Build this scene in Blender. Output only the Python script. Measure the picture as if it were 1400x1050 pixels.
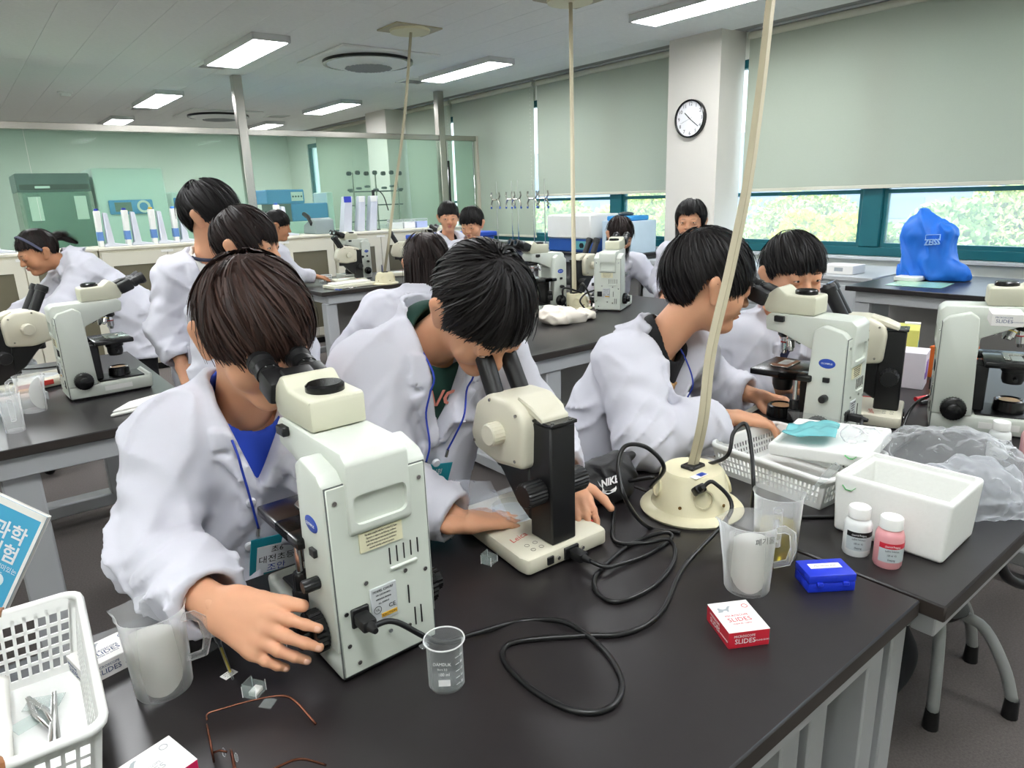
import bpy, bmesh, math, random
import numpy as np
from mathutils import Matrix, Vector

for _o in list(bpy.data.objects): bpy.data.objects.remove(_o)
SC = bpy.context.scene
COL = SC.collection
RAD = math.radians

# ------------------------------------------------------------------ camera
_cam = bpy.data.cameras.new('camera'); _cam.sensor_fit = 'HORIZONTAL'; _cam.sensor_width = 36.0
_cam.lens = 940 / 1400 * 36; _cam.clip_start = 0.02; _cam.clip_end = 200
CAM = bpy.data.objects.new('camera', _cam); COL.objects.link(CAM)
_cx, _cy, _cz = (0.779214, -0.625951, -0.031816), (0.189088, 0.186383, 0.964110), (-0.597555, -0.757263, 0.263592)
CAM.matrix_world = Matrix(((_cx[0], _cy[0], _cz[0], 0), (_cx[1], _cy[1], _cz[1], 0), (_cx[2], _cy[2], _cz[2], 1.405), (0, 0, 0, 1)))
SC.camera = CAM

# ------------------------------------------------------------------ world, exposure
W = bpy.data.worlds.new('world'); SC.world = W; W.use_nodes = True
_n = W.node_tree.nodes; _l = W.node_tree.links; _n.clear()
_sky = _n.new('ShaderNodeTexSky'); _sky.sky_type = 'HOSEK_WILKIE'
_sky.sun_direction = Vector((-0.45, 0.35, 0.82)).normalized(); _sky.turbidity = 6.0; _sky.ground_albedo = 0.4
_mix = _n.new('ShaderNodeMix'); _mix.data_type = 'RGBA'; _mix.inputs[0].default_value = 0.75
_mix.inputs[7].default_value = (0.82, 0.9, 1.0, 1)
_bg = _n.new('ShaderNodeBackground'); _bg.inputs[1].default_value = 5.0
_wo = _n.new('ShaderNodeOutputWorld')
_l.new(_sky.outputs[0], _mix.inputs[6]); _l.new(_mix.outputs[2], _bg.inputs[0]); _l.new(_bg.outputs[0], _wo.inputs[0])
_sl = bpy.data.lights.new('sun', 'SUN'); _sl.energy = 9.0; _sl.angle = RAD(3); _sl.color = (1, .96, .88)
SUN = bpy.data.objects.new('sun', _sl); COL.objects.link(SUN); SUN.location = (20, 10, 30)
SUN.rotation_euler = Vector((-0.45, 0.35, 0.82)).to_track_quat('Z', 'Y').to_euler()
LAMP = 34.0            # strength of the ceiling panels
SC.view_settings.view_transform = 'Standard'; SC.view_settings.look = 'None'
SC.view_settings.exposure = 0.12; SC.view_settings.gamma = 1.0; SC.view_settings.use_curve_mapping = False
SC.cycles.max_bounces = 12; SC.cycles.transparent_max_bounces = 16; SC.cycles.transmission_bounces = 8
SC.cycles.diffuse_bounces = 8; SC.cycles.glossy_bounces = 3
SC.cycles.caustics_reflective = False; SC.cycles.caustics_refractive = False
SC.cycles.use_denoising = True; SC.cycles.sample_clamp_indirect = 6.0

# ------------------------------------------------------------------ materials
MATS = {}
def lin(h):
    if not isinstance(h, str): return tuple(h)
    h = h.lstrip('#'); v = [int(h[i:i+2], 16) / 255 for i in (0, 2, 4)]
    return tuple(x / 12.92 if x <= .04045 else ((x + .055) / 1.055) ** 2.4 for x in v)
def mat(name, col='#808080', rough=.5, metal=0, spec=.5, noise=None, bump=None, trans=0, alpha=1, ior=1.45, emit=None, es=0, sss=0, coat=0, stretch=None):
    """procedural principled material; noise=(scale, amount) varies colour, bump=(scale, strength[,distance])"""
    if name in MATS: return MATS[name]
    m = bpy.data.materials.new(name); m.use_nodes = True; MATS[name] = m
    nt = m.node_tree; p = nt.nodes['Principled BSDF']; c = lin(col)
    p.inputs['Base Color'].default_value = (*c, 1); p.inputs['Roughness'].default_value = rough
    p.inputs['Metallic'].default_value = metal; p.inputs['Specular IOR Level'].default_value = spec
    p.inputs['IOR'].default_value = ior
    if trans: p.inputs['Transmission Weight'].default_value = trans
    if alpha < 1: p.inputs['Alpha'].default_value = alpha
    if sss:
        p.inputs['Subsurface Weight'].default_value = sss; p.inputs['Subsurface Radius'].default_value = (.012, .005, .003)
        p.inputs['Subsurface Scale'].default_value = 1
    if coat: p.inputs['Coat Weight'].default_value = coat; p.inputs['Coat Roughness'].default_value = .15
    if emit: p.inputs['Emission Color'].default_value = (*lin(emit), 1); p.inputs['Emission Strength'].default_value = es
    tc = nt.nodes.new('ShaderNodeTexCoord')
    def coords():
        if not stretch: return tc.outputs['Object']
        mp = nt.nodes.new('ShaderNodeMapping'); mp.inputs['Scale'].default_value = stretch
        nt.links.new(tc.outputs['Object'], mp.inputs[0]); return mp.outputs[0]
    co = coords()
    if noise is None and not trans and not emit: noise = (14, .05)
    if noise:
        nz = nt.nodes.new('ShaderNodeTexNoise'); nz.inputs['Scale'].default_value = noise[0]; nz.inputs['Detail'].default_value = 3
        mx = nt.nodes.new('ShaderNodeMix'); mx.data_type = 'RGBA'
        a = noise[1]; mx.inputs[6].default_value = (*[min(1, x * (1 - a)) for x in c], 1); mx.inputs[7].default_value = (*[min(1, x * (1 + a)) for x in c], 1)
        nt.links.new(co, nz.inputs['Vector']); nt.links.new(nz.outputs[0], mx.inputs[0]); nt.links.new(mx.outputs[2], p.inputs['Base Color'])
    if bump:
        nz2 = nt.nodes.new('ShaderNodeTexNoise'); nz2.inputs['Scale'].default_value = bump[0]; nz2.inputs['Detail'].default_value = 4
        b = nt.nodes.new('ShaderNodeBump'); b.inputs['Strength'].default_value = bump[1]; b.inputs['Distance'].default_value = bump[2] if len(bump) > 2 else .002
        nt.links.new(co, nz2.inputs['Vector']); nt.links.new(nz2.outputs[0], b.inputs['Height']); nt.links.new(b.outputs[0], p.inputs['Normal'])
    return m
def film(name, col, alpha, rough=.25, spec=.5, white=.0):
    """thin clear plastic or glass sheet: part transparent, part glossy/diffuse"""
    if name in MATS: return MATS[name]
    m = bpy.data.materials.new(name); m.use_nodes = True; MATS[name] = m
    nt = m.node_tree; p = nt.nodes['Principled BSDF']; out = nt.nodes['Material Output']
    p.inputs['Base Color'].default_value = (*lin(col), 1); p.inputs['Roughness'].default_value = rough; p.inputs['Specular IOR Level'].default_value = spec
    tr = nt.nodes.new('ShaderNodeBsdfTransparent'); tr.inputs[0].default_value = (*[1 - (1 - x) * .35 for x in lin(col)], 1)
    fr = nt.nodes.new('ShaderNodeMath'); fr.operation = 'POWER'; fr.inputs[1].default_value = 4.0; lw = nt.nodes.new('ShaderNodeLayerWeight'); lw.inputs[0].default_value = .5; nt.links.new(lw.outputs['Facing'], fr.inputs[0])
    ad = nt.nodes.new('ShaderNodeMath'); ad.operation = 'ADD'; ad.inputs[1].default_value = alpha; ad.use_clamp = True
    surf = p.outputs[0]
    if white:   # light passing through milky plastic
        tl = nt.nodes.new('ShaderNodeBsdfTranslucent'); tl.inputs[0].default_value = (*lin(col), 1); m2 = nt.nodes.new('ShaderNodeMixShader'); m2.inputs[0].default_value = white
        nt.links.new(p.outputs[0], m2.inputs[1]); nt.links.new(tl.outputs[0], m2.inputs[2]); surf = m2.outputs[0]
    mx = nt.nodes.new('ShaderNodeMixShader')
    nt.links.new(fr.outputs[0], ad.inputs[0]); nt.links.new(ad.outputs[0], mx.inputs[0])
    nt.links.new(tr.outputs[0], mx.inputs[1]); nt.links.new(surf, mx.inputs[2]); nt.links.new(mx.outputs[0], out.inputs[0])
    return m

# ------------------------------------------------------------------ mesh helpers
def link(o, parent=None):
    COL.objects.link(o)
    if parent: o.parent = parent
    return o
def mesh_obj(name, V, F, mats, parent=None, smooth=40, fmat=None):
    me = bpy.data.meshes.new(name)
    me.from_pydata([tuple(map(float, v)) for v in V] if not isinstance(V, np.ndarray) else V.tolist(), [], F if not isinstance(F, np.ndarray) else F.tolist())
    if not isinstance(mats, (list, tuple)): mats = [mats]
    for m in mats: me.materials.append(m)
    if fmat is not None: me.polygons.foreach_set('material_index', np.asarray(fmat, dtype=np.int32))
    if smooth:
        me.polygons.foreach_set('use_smooth', np.ones(len(me.polygons), dtype=bool))
        if smooth < 170: me.set_sharp_from_angle(angle=RAD(smooth))
    me.update()
    return link(bpy.data.objects.new(name, me), parent)
def frame(z, x=None):
    """3x3 with given z axis"""
    z = Vector(z).normalized()
    if x is None: x = Vector((1, 0, 0)) if abs(z.x) < .9 else Vector((0, 1, 0))
    y = z.cross(Vector(x)).normalized(); x = y.cross(z)
    return Matrix((x, y, z)).transposed()
class G:
    """collects shapes and builds them as ONE mesh object"""
    def __init__(s, M=None): s.V = []; s.F = []; s.fm = []; s.M = M; s.mi = 0
    def add(s, V, F, M=None):
        b = len(s.V); MM = M
        for v in V:
            v = Vector(v)
            if M is not None: v = M @ v
            if s.M is not None: v = s.M @ v
            s.V.append(tuple(v))
        for f in F: s.F.append(tuple(i + b for i in f)); s.fm.append(s.mi)
        return s
    def _bm(s, bm, M=None):
        bm.verts.index_update()
        s.add([v.co.copy() for v in bm.verts], [[v.index for v in f.verts] for f in bm.faces], M); bm.free(); return s
    def box(s, c, size, bev=0, seg=1, R=None, taper=None):
        bm = bmesh.new(); bmesh.ops.create_cube(bm, size=1)
        for v in bm.verts:
            v.co = Vector((v.co.x * size[0], v.co.y * size[1], v.co.z * size[2]))
            if taper and v.co.z > 0: v.co.x *= taper[0]; v.co.y *= taper[1]
        if bev: bmesh.ops.bevel(bm, geom=list(bm.edges), offset=bev, segments=seg, profile=.5, affect='EDGES')
        M = Matrix.Translation(c)
        if R is not None: M = M @ R.to_4x4()
        return s._bm(bm, M)
    def bx(s, x0, x1, y0, y1, z0, z1, bev=0, seg=1):
        return s.box(((x0 + x1) / 2, (y0 + y1) / 2, (z0 + z1) / 2), (abs(x1 - x0), abs(y1 - y0), abs(z1 - z0)), bev, seg)
    def prism(s, poly, a, b, axis='x', bev=0, seg=1):
        """2d polygon extruded along an axis; poly coords are the remaining two axes in order"""
        bm = bmesh.new(); n = len(poly)
        def pt(p, t): return {'x': (t, p[0], p[1]), 'y': (p[0], t, p[1]), 'z': (p[0], p[1], t)}[axis]
        lo = [bm.verts.new(pt(p, a)) for p in poly]; hi = [bm.verts.new(pt(p, b)) for p in poly]
        bm.faces.new(lo); bm.faces.new(hi)
        for i in range(n): bm.faces.new((lo[i], lo[(i + 1) % n], hi[(i + 1) % n], hi[i]))
        bmesh.ops.recalc_face_normals(bm, faces=list(bm.faces))
        if bev: bmesh.ops.bevel(bm, geom=list(bm.edges), offset=bev, segments=seg, profile=.5, affect='EDGES')
        return s._bm(bm)
    def cyl(s, p0, p1, r0, r1=None, n=20, caps=True):
        r1 = r0 if r1 is None else r1
        p0 = Vector(p0); p1 = Vector(p1); R = frame(p1 - p0); V = []; F = []
        for p, r in ((p0, r0), (p1, r1)):
            for i in range(n):
                a = 2 * math.pi * i / n; V.append(p + R @ Vector((r * math.cos(a), r * math.sin(a), 0)))
        for i in range(n): F.append((i, (i + 1) % n, n + (i + 1) % n, n + i))
        if caps: F.append(tuple(range(n - 1, -1, -1))); F.append(tuple(range(n, 2 * n)))
        return s.add(V, F)
    def lathe(s, prof, o=(0, 0, 0), axis=(0, 0, 1), n=28, sx=1, sy=1):
        """profile [(r,z)...] turned about axis; r=0 at the ends closes it"""
        R = frame(axis); o = Vector(o); V = []; F = []
        for r, z in prof:
            for i in range(n):
                a = 2 * math.pi * i / n; V.append(o + R @ Vector((max(r, 1e-5) * math.cos(a) * sx, max(r, 1e-5) * math.sin(a) * sy, z)))
        for k in range(len(prof) - 1):
            for i in range(n): F.append((k * n + i, k * n + (i + 1) % n, (k + 1) * n + (i + 1) % n, (k + 1) * n + i))
        return s.add(V, F)
    def tube(s, pts, r, n=8, caps=True, flat=1.0, closed=False, up=None):
        P = [Vector(p) for p in pts]; m = len(P); V = []; F = []
        rr = r if hasattr(r, '__len__') else [r] * m; x = Vector(up) if up else None
        for k in range(m):
            d = (P[(k + 1) % m] - P[k - 1]) if closed else P[min(k + 1, m - 1)] - P[max(k - 1, 0)]
            if d.length < 1e-9: d = Vector((0, 0, 1))
            R = frame(d, x if x is not None and x.cross(d).length > 1e-4 else None)
            x = R.col[0].copy()
            for i in range(n):
                a = 2 * math.pi * i / n; V.append(P[k] + R @ Vector((rr[k] * math.cos(a), rr[k] * flat * math.sin(a), 0)))
        for k in range(m if closed else m - 1):
            for i in range(n): F.append((k * n + i, k * n + (i + 1) % n, ((k + 1) % m) * n + (i + 1) % n, ((k + 1) % m) * n + i))
        if caps and not closed: F.append(tuple(range(n - 1, -1, -1))); F.append(tuple(range((m - 1) * n, m * n)))
        return s.add(V, F)
    def ell(s, c, r, R=None, n=16, m=10):
        V = []; F = []; c = Vector(c)
        for j in range(m + 1):
            t = math.pi * j / m
            for i in range(n):
                a = 2 * math.pi * i / n; v = Vector((r[0] * math.sin(t) * math.cos(a), r[1] * math.sin(t) * math.sin(a), r[2] * math.cos(t)))
                V.append(c + (R @ v if R is not None else v))
        for j in range(m):
            for i in range(n): F.append((j * n + i, (j + 1) * n + i, (j + 1) * n + (i + 1) % n, j * n + (i + 1) % n))
        return s.add(V, F)
    def quad(s, a, b, c, d): return s.add([a, b, c, d], [(0, 1, 2, 3)])
    def build(s, name, mats, parent=None, smooth=40):
        return mesh_obj(name, s.V, s.F, mats, parent, smooth, s.fm)
def spline(pts, n=60):
    """Catmull-Rom through pts"""
    P = [Vector(p) for p in pts]; P = [2 * P[0] - P[1]] + P + [2 * P[-1] - P[-2]]; out = []; m = len(P) - 3
    for k in range(n + 1):
        t = k / n * m; i = min(int(t), m - 1); u = t - i; a, b, c, d = P[i:i + 4]
        out.append(.5 * (2 * b + (c - a) * u + (2 * a - 5 * b + 4 * c - d) * u * u + (3 * b - a - 3 * c + d) * u ** 3))
    return out
def thing(name, label, cat, loc=(0, 0, 0), rz=0, group=None):
    o = bpy.data.objects.new(name, None); o.empty_display_size = .05; COL.objects.link(o)
    o.location = loc; o.rotation_euler = (0, 0, RAD(rz)); tag(o, label, cat, group); return o
def tag(o, label, cat, group=None):
    o['label'] = label; o['category'] = cat
    if group: o['group'] = group
    return o
def struct(o, label=None, cat=None):
    o['kind'] = 'structure'
    if label: o['label'] = label
    if cat: o['category'] = cat
    return o
def stuff(o): o['kind'] = 'stuff'; return o
def copy_tree(o, parent=None):
    c = o.copy(); COL.objects.link(c); c.parent = parent
    for ch in list(o.children): copy_tree(ch, c)
    return c
def place(proto, used, loc, rz, label, group=None):
    """the first call moves the prototype, later calls copy it"""
    o = proto if not used else copy_tree(proto)
    used.append(1); o.location = loc; o.rotation_euler = (0, 0, RAD(rz)); o['label'] = label
    if group: o['group'] = group
    return o
_fonts = {}
def text(name, s, size, M, m, parent=None, ext=.0003, align='CENTER', shear=0, sx=1, bold=0):
    cu = bpy.data.curves.new(name, 'FONT'); cu.body = s; cu.size = size; cu.extrude = ext; cu.align_x = align; cu.align_y = 'CENTER'; cu.shear = shear
    cu.resolution_u = 2; cu.offset = bold
    to = bpy.data.objects.new('tmp', cu); COL.objects.link(to)
    me = bpy.data.meshes.new_from_object(to.evaluated_get(bpy.context.evaluated_depsgraph_get()))
    bpy.data.objects.remove(to); me.name = name
    T = M @ Matrix.Diagonal((sx, 1, 1, 1)); me.transform(T); me.materials.clear(); me.materials.append(m)
    return link(bpy.data.objects.new(name, me), parent)
def onto(c, right, up):
    """matrix that lays text in a plane through c with reading direction right"""
    r = Vector(right).normalized(); u = Vector(up); n = r.cross(u).normalized(); u = n.cross(r)
    M = Matrix((r, u, n)).transposed().to_4x4(); M.translation = Vector(c); return M

# ------------------------------------------------------------------ signed distance modelling (bodies, cloth, hair, bags)
def _h(ix, iy, iz, seed):
    n = (ix * 374761393 + iy * 668265263 + iz * 2147483647 + seed * 1274126177) & 0xffffffff
    n = ((n ^ (n >> 13)) * 1274126177) & 0xffffffff
    return ((n ^ (n >> 16)) & 0xffff) / 65535.0
def vnoise(x, y, z, seed=0):
    xi = np.floor(x).astype(np.int64); yi = np.floor(y).astype(np.int64); zi = np.floor(z).astype(np.int64)
    fx = x - xi; fy = y - yi; fz = z - zi
    fx = fx * fx * (3 - 2 * fx); fy = fy * fy * (3 - 2 * fy); fz = fz * fz * (3 - 2 * fz); r = 0
    for dx in (0, 1):
        for dy in (0, 1):
            for dz in (0, 1):
                r = r + _h(xi + dx, yi + dy, zi + dz, seed) * (fx if dx else 1 - fx) * (fy if dy else 1 - fy) * (fz if dz else 1 - fz)
    return r * 2 - 1
class S:
    """list of primitives combined with smooth union / subtraction, meshed with surface nets"""
    def __init__(s): s.p = []; s.post = []
    def cone(s, a, b, ra, rb, k=.02, flat=None, op='+', ripple=None):
        a = np.array(a, float); b = np.array(b, float)
        fu, fs = (None, 1) if flat is None else (np.array(flat[0], float) / np.linalg.norm(flat[0]), flat[1])
        def f(X, Y, Z):
            p = [X - a[0], Y - a[1], Z - a[2]]; d = b - a
            if fu is not None:
                q = (p[0] * fu[0] + p[1] * fu[1] + p[2] * fu[2]) * (1 / fs - 1); p = [p[i] + q * fu[i] for i in range(3)]
                d = d + fu * (d @ fu) * (1 / fs - 1)
            L = max(d @ d, 1e-9); t = np.clip((p[0] * d[0] + p[1] * d[1] + p[2] * d[2]) / L, 0, 1)
            r = ra + (rb - ra) * t
            if ripple: r = r + ripple[0] * np.sin(t * ripple[1] + 3 * vnoise(X * 14, Y * 14, Z * 14, 5)) * np.clip(t * 4, 0, 1)
            return (np.sqrt((p[0] - d[0] * t) ** 2 + (p[1] - d[1] * t) ** 2 + (p[2] - d[2] * t) ** 2) - r) * min(fs, 1)
        m = max(ra, rb) * max(fs, 1); lo = np.minimum(a, b) - m; hi = np.maximum(a, b) + m
        s.p.append((op, f, lo, hi, k)); return s
    def ell(s, c, r, R=None, k=.02, op='+'):
        c = np.array(c, float); r = np.array(r, float); R = np.eye(3) if R is None else np.array(R, float)   # columns are the axes
        def f(X, Y, Z):
            x, y, z = X - c[0], Y - c[1], Z - c[2]
            u = [x * R[0, i] + y * R[1, i] + z * R[2, i] for i in range(3)]
            k0 = np.sqrt(sum((u[i] / r[i]) ** 2 for i in range(3))); k1 = np.sqrt(sum((u[i] / r[i] ** 2) ** 2 for i in range(3)))
            return k0 * (k0 - 1) / np.maximum(k1, 1e-6)
        m = r.max(); s.p.append((op, f, c - m, c + m, k)); return s
    def box(s, c, h, R=None, rd=.01, k=.02, op='+'):
        c = np.array(c, float); R = np.eye(3) if R is None else np.array(R, float)
        def f(X, Y, Z):
            x, y, z = X - c[0], Y - c[1], Z - c[2]
            q = [np.abs(x * R[0, i] + y * R[1, i] + z * R[2, i]) - h[i] + rd for i in range(3)]
            return np.sqrt(sum(np.maximum(v, 0) ** 2 for v in q)) + np.minimum(np.maximum(np.maximum(q[0], q[1]), q[2]), 0) - rd
        m = math.sqrt(sum(v * v for v in h)); s.p.append((op, f, c - m, c + m, k)); return s
    def func(s, f, lo, hi, k=.005, op='-'): s.p.append((op, f, np.array(lo, float), np.array(hi, float), k)); return s
    def mesh(s, h, pad=.02):
        A = [q for q in s.p if q[0] == '+']
        lo = np.min([q[2] for q in A], axis=0) - pad; hi = np.max([q[3] for q in A], axis=0) + pad
        n = np.ceil((hi - lo) / h).astype(int) + 1; ax = [lo[i] + h * np.arange(n[i]) for i in range(3)]
        D = np.full(n, .2)
        for op, f, a, b, k in s.p:
            e = k + 3 * h
            i0 = np.clip(np.floor((a - e - lo) / h).astype(int), 0, n); i1 = np.clip(np.ceil((b + e - lo) / h).astype(int) + 1, 0, n)
            if np.any(i1 <= i0): continue
            sl = tuple(slice(i0[i], i1[i]) for i in range(3))
            X, Y, Z = np.meshgrid(*[ax[i][sl[i]] for i in range(3)], indexing='ij')
            o = D[sl]
            if op in 'ng':
                mk = (np.abs(o) < .03) if op == 'n' or k < .02 else (o < .04)
                r = f(X[mk], Y[mk], Z[mk]) + o[mk] if op == 'n' else f(X[mk], Y[mk], Z[mk], o[mk])
                o = o.copy(); o[mk] = r; D[sl] = o; continue
            d = f(X, Y, Z)
            if op == '+': D[sl] = np.minimum(o, d) - np.maximum(k - np.abs(o - d), 0) ** 2 / (4 * k)
            elif op == '-': D[sl] = np.maximum(o, -d) + np.maximum(k - np.abs(o + d), 0) ** 2 / (4 * k)
        return nets(D, lo, h)
def nets(D, lo, h):
    I = D < 0; n = D.shape
    cnt = np.zeros(tuple(k - 1 for k in n), np.int8)
    for dx in (0, 1):
        for dy in (0, 1):
            for dz in (0, 1): cnt += I[dx:n[0] - 1 + dx, dy:n[1] - 1 + dy, dz:n[2] - 1 + dz]
    act = (cnt > 0) & (cnt < 8); idx = np.argwhere(act)
    if len(idx) == 0: return np.zeros((0, 3)), np.zeros((0, 4), int)
    vid = np.full(act.shape, -1, np.int64); vid[act] = np.arange(len(idx))
    acc = np.zeros((len(idx), 3)); num = np.zeros(len(idx))
    cor = [(a, b, c) for a in (0, 1) for b in (0, 1) for c in (0, 1)]
    for i in range(8):
        for j in range(i + 1, 8):
            a, b = np.array(cor[i]), np.array(cor[j])
            if np.abs(a - b).sum() != 1: continue
            da = D[tuple((idx + a).T)]; db = D[tuple((idx + b).T)]; m = (da < 0) != (db < 0)
            t = np.where(m, da / np.where(m, da - db, 1), 0)
            acc += np.where(m[:, None], a + (b - a) * t[:, None], 0); num += m
    V = lo + h * (idx + acc / num[:, None]); F = []
    for ax in range(3):
        sa = [slice(0, n[i]) for i in range(3)]; sb = list(sa); sa[ax] = slice(0, n[ax] - 1); sb[ax] = slice(1, n[ax])
        a = I[tuple(sa)]; b = I[tuple(sb)]; u, v = (ax + 1) % 3, (ax + 2) % 3
        for flip in (0, 1):
            E = np.argwhere((a & ~b) if not flip else (~a & b))
            E = E[(E[:, u] > 0) & (E[:, v] > 0) & (E[:, u] < n[u] - 1) & (E[:, v] < n[v] - 1)]
            if len(E) == 0: continue
            eu = np.zeros(3, int); eu[u] = 1; ev = np.zeros(3, int); ev[v] = 1
            q = [vid[tuple((E - eu - ev).T)], vid[tuple((E - ev).T)], vid[tuple(E.T)], vid[tuple((E - eu).T)]]
            q = np.stack(q if not flip else q[::-1], 1); F.append(q)
    return V, np.concatenate(F)
# ------------------------------------------------------------------ shared materials
M_white = mat('white_metal', '#b9bcbe', .35, noise=(6, .04))
M_leg = mat('table_leg_paint', '#a7a9ab', .4, noise=(8, .05))
M_top = mat('black_laminate', '#242122', .33, spec=.5, noise=(40, .12), bump=(260, .06, .0006))
M_edge = mat('laminate_edge', '#2b2521', .5, noise=(30, .2))
M_steel = mat('brushed_steel', '#b4b0a8', .25, metal=1, noise=(20, .06))
M_chrome = mat('chrome', '#d8d8d8', .12, metal=1, noise=(20, .03))
M_black = mat('black_plastic', '#121213', .42, noise=(30, .15))
M_blackg = mat('black_gloss', '#0c0c0d', .22, noise=(30, .15))
M_rubber = mat('black_rubber', '#0d0d0e', .55, noise=(30, .15))
M_wplas = mat('white_plastic', '#e6e6e2', .4, noise=(10, .03))
M_wall = mat('wall_paint', '#e8ebe2', .8, noise=(3, .03), bump=(90, .05))
M_column = mat('column_paint', '#d0ccc4', .75, noise=(3, .03), bump=(90, .05))
M_ceil = mat('ceiling_board', '#efefec', .9, noise=(35, .05), bump=(60, .25, .003))
M_blind = mat('roller_blind_fabric', '#a9b0a2', .85, noise=(120, .03), bump=(300, .08))
_p = M_blind.node_tree.nodes['Principled BSDF']; _o = M_blind.node_tree.nodes['Material Output']
_t = M_blind.node_tree.nodes.new('ShaderNodeBsdfTranslucent'); _t.inputs[0].default_value = (*lin('#b4cbb4'), 1)
_m = M_blind.node_tree.nodes.new('ShaderNodeMixShader'); _m.inputs[0].default_value = .05
M_blind.node_tree.links.new(_p.outputs[0], _m.inputs[1]); M_blind.node_tree.links.new(_t.outputs[0], _m.inputs[2]); M_blind.node_tree.links.new(_m.outputs[0], _o.inputs[0])
M_frame = mat('teal_window_frame', '#0f5a63', .4, noise=(10, .08))
M_cab = mat('cream_cabinet', '#d9d5c4', .45, noise=(5, .03))
M_cream = mat('cream_plastic', '#d9d7c3', .42, noise=(8, .03))
CEIL = 2.658; XW = 5.5; YP = 7.5; YB = 13.8; XL = -2.9; YF = -1.9

# carpet floor
def carpet():
    m = mat('carpet', '#67615f', .95, spec=.1, noise=(160, .35), bump=(420, .5, .004))
    nt = m.node_tree; return m
g = G(); g.bx(XL, XW + .2, YF, YB, -.06, 0)
struct(g.build('floor', carpet()), 'dark grey brown carpet floor', 'floor')
# walls
g = G(); g.bx(XL - .15, XL, YF, YB, 0, CEIL); struct(g.build('wall_left', M_wall), 'pale side wall', 'wall')
g = G(); g.bx(XL, XW + .2, YF - .15, YF, 0, CEIL); struct(g.build('wall_near', M_wall), 'pale wall behind the photographer', 'wall')
g = G(); g.bx(XL, XW + .2, YB, YB + .15, 0, CEIL); struct(g.build('wall_back', M_wall), 'pale green far wall seen through the glass partition', 'wall')
SILL = .87; HEAD = 2.45
wr = struct(G().bx(XW, XW + .2, YF, YB, 0, SILL).bx(XW, XW + .2, YF, YB, HEAD, CEIL).build('wall_right', M_wall), 'window wall below and above the green blinds', 'wall')
# windows: piers between, frames, panes
win = [(-1.5, 1.0), (1.05, 4.02), (4.1, 9.3), (9.8, 12.9)]
piers = [(YF, -1.5), (1.0, 1.05), (4.02, 4.1), (9.3, 9.8), (12.9, YB)]
for a, b in piers:
    G().bx(XW, XW + .2, a, b, SILL, HEAD).build('pier', M_wall, wr)
M_pane = film('window_film', '#e6f1f4', .19, .12, white=.6)
for i, (a, b) in enumerate(win):
    f = G(); w = .07; x0, x1 = XW + .02, XW + .1
    f.bx(x0, x1, a, a + w, SILL, HEAD, .006).bx(x0, x1, b - w, b, SILL, HEAD, .006)
    f.bx(x0, x1, a + w, b - w, SILL, SILL + w, .006).bx(x0, x1, a + w, b - w, HEAD - w, HEAD, .006)
    mids = {1: [2.5], 2: [5.13, 7.2], 3: [11.3]}.get(i, [(a + b) / 2])
    fo = struct(f.build('window_%d' % (i + 1), M_frame), 'teal framed window half covered by a blind', 'window')
    for mid in mids: G().bx(x0 - .01, x1, mid - .075, mid + .075, SILL + w, HEAD - w, .006).build('mullion', M_frame, fo)
    ed = [a + w] + [q for mid in mids for q in (mid - .075, mid + .075)] + [b - w]
    for c, d in zip(ed[::2], ed[1::2]):
        s = G(); t = .03
        s.bx(x0 + .015, x1 - .02, c, c + t, SILL + w, HEAD - w).bx(x0 + .015, x1 - .02, d - t, d, SILL + w, HEAD - w)
        s.bx(x0 + .015, x1 - .02, c + t, d - t, SILL + w, SILL + w + t).bx(x0 + .015, x1 - .02, c + t, d - t, 1.335, 1.365)
        so = s.build('sash', M_frame, fo)
        G().bx(x0 + .035, x0 + .04, c + t, d - t, SILL + w + t, HEAD - w).build('pane', M_pane, so)
    G().bx(XW - .05, XW + .02, a, b, SILL - .025, SILL, .004).build('window_sill', M_white, fo)
# columns with the clock
cols = [(3.66, 4.19), (9.25, 9.85)]
for i, (a, b) in enumerate(cols):
    struct(G().bx(5.16, XW, a, b, 0, CEIL).build('trim_%d' % (i + 1), M_column), 'white square column beside the blinds', 'column')
# roller blinds in front of the windows
M_hem = mat('blind_hem', '#c9c8b8', .7)
blinds = [(1.05, 3.605, 1.385, 'widest pale green roller blind, nearest, right of the clock column'), (4.22, 6.305, 1.4, 'pale green roller blind left of the clock column'),
          (6.365, 8.0, .93, 'long green roller blind beside the partition door'), (8.06, 9.22, .93, 'green roller blind behind the glass partition next to the far column'), (9.9, 12.4, .93, 'farthest green roller blind behind the glass partition')]
for a, b, z, lab in blinds:
    t = thing('roller_blind', lab, 'blind', (XW - .03, (a + b) / 2, z), 0, 'green roller blinds on the window wall')
    w = (b - a) / 2; H = CEIL - z
    n = 26; V = []; F = []
    for j in range(n + 1):
        for k in range(9):
            yy = -w + 2 * w * j / n; zz = .0 + (H - .05) * k / 8
            V.append((.004 * math.sin(yy * 3.1 + k * .5), yy, zz))
    for j in range(n):
        for k in range(8): p = j * 9 + k; F.append((p, p + 1, p + 10, p + 9))
    mesh_obj('fabric', V, F, M_blind, t, 180)
    G().bx(-.008, .008, -w, w, -.012, .014, .003).build('hem_bar', M_hem, t)
    G().cyl((0, -w, H - .04), (0, w, H - .04), .028, n=14).build('roller', M_hem, t)
    G().bx(-.05, .03, -w, w, H - .012, H, .002).build('head_rail', M_white, t)
    g = G()
    for q in range(40): g.ell((-.03, -w + .03, H - .06 - q * (H - .1) / 40), (.0035, .0035, .0035), n=6, m=4)
    stuff(g.build('bead_chain', M_wplas, t))
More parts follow.
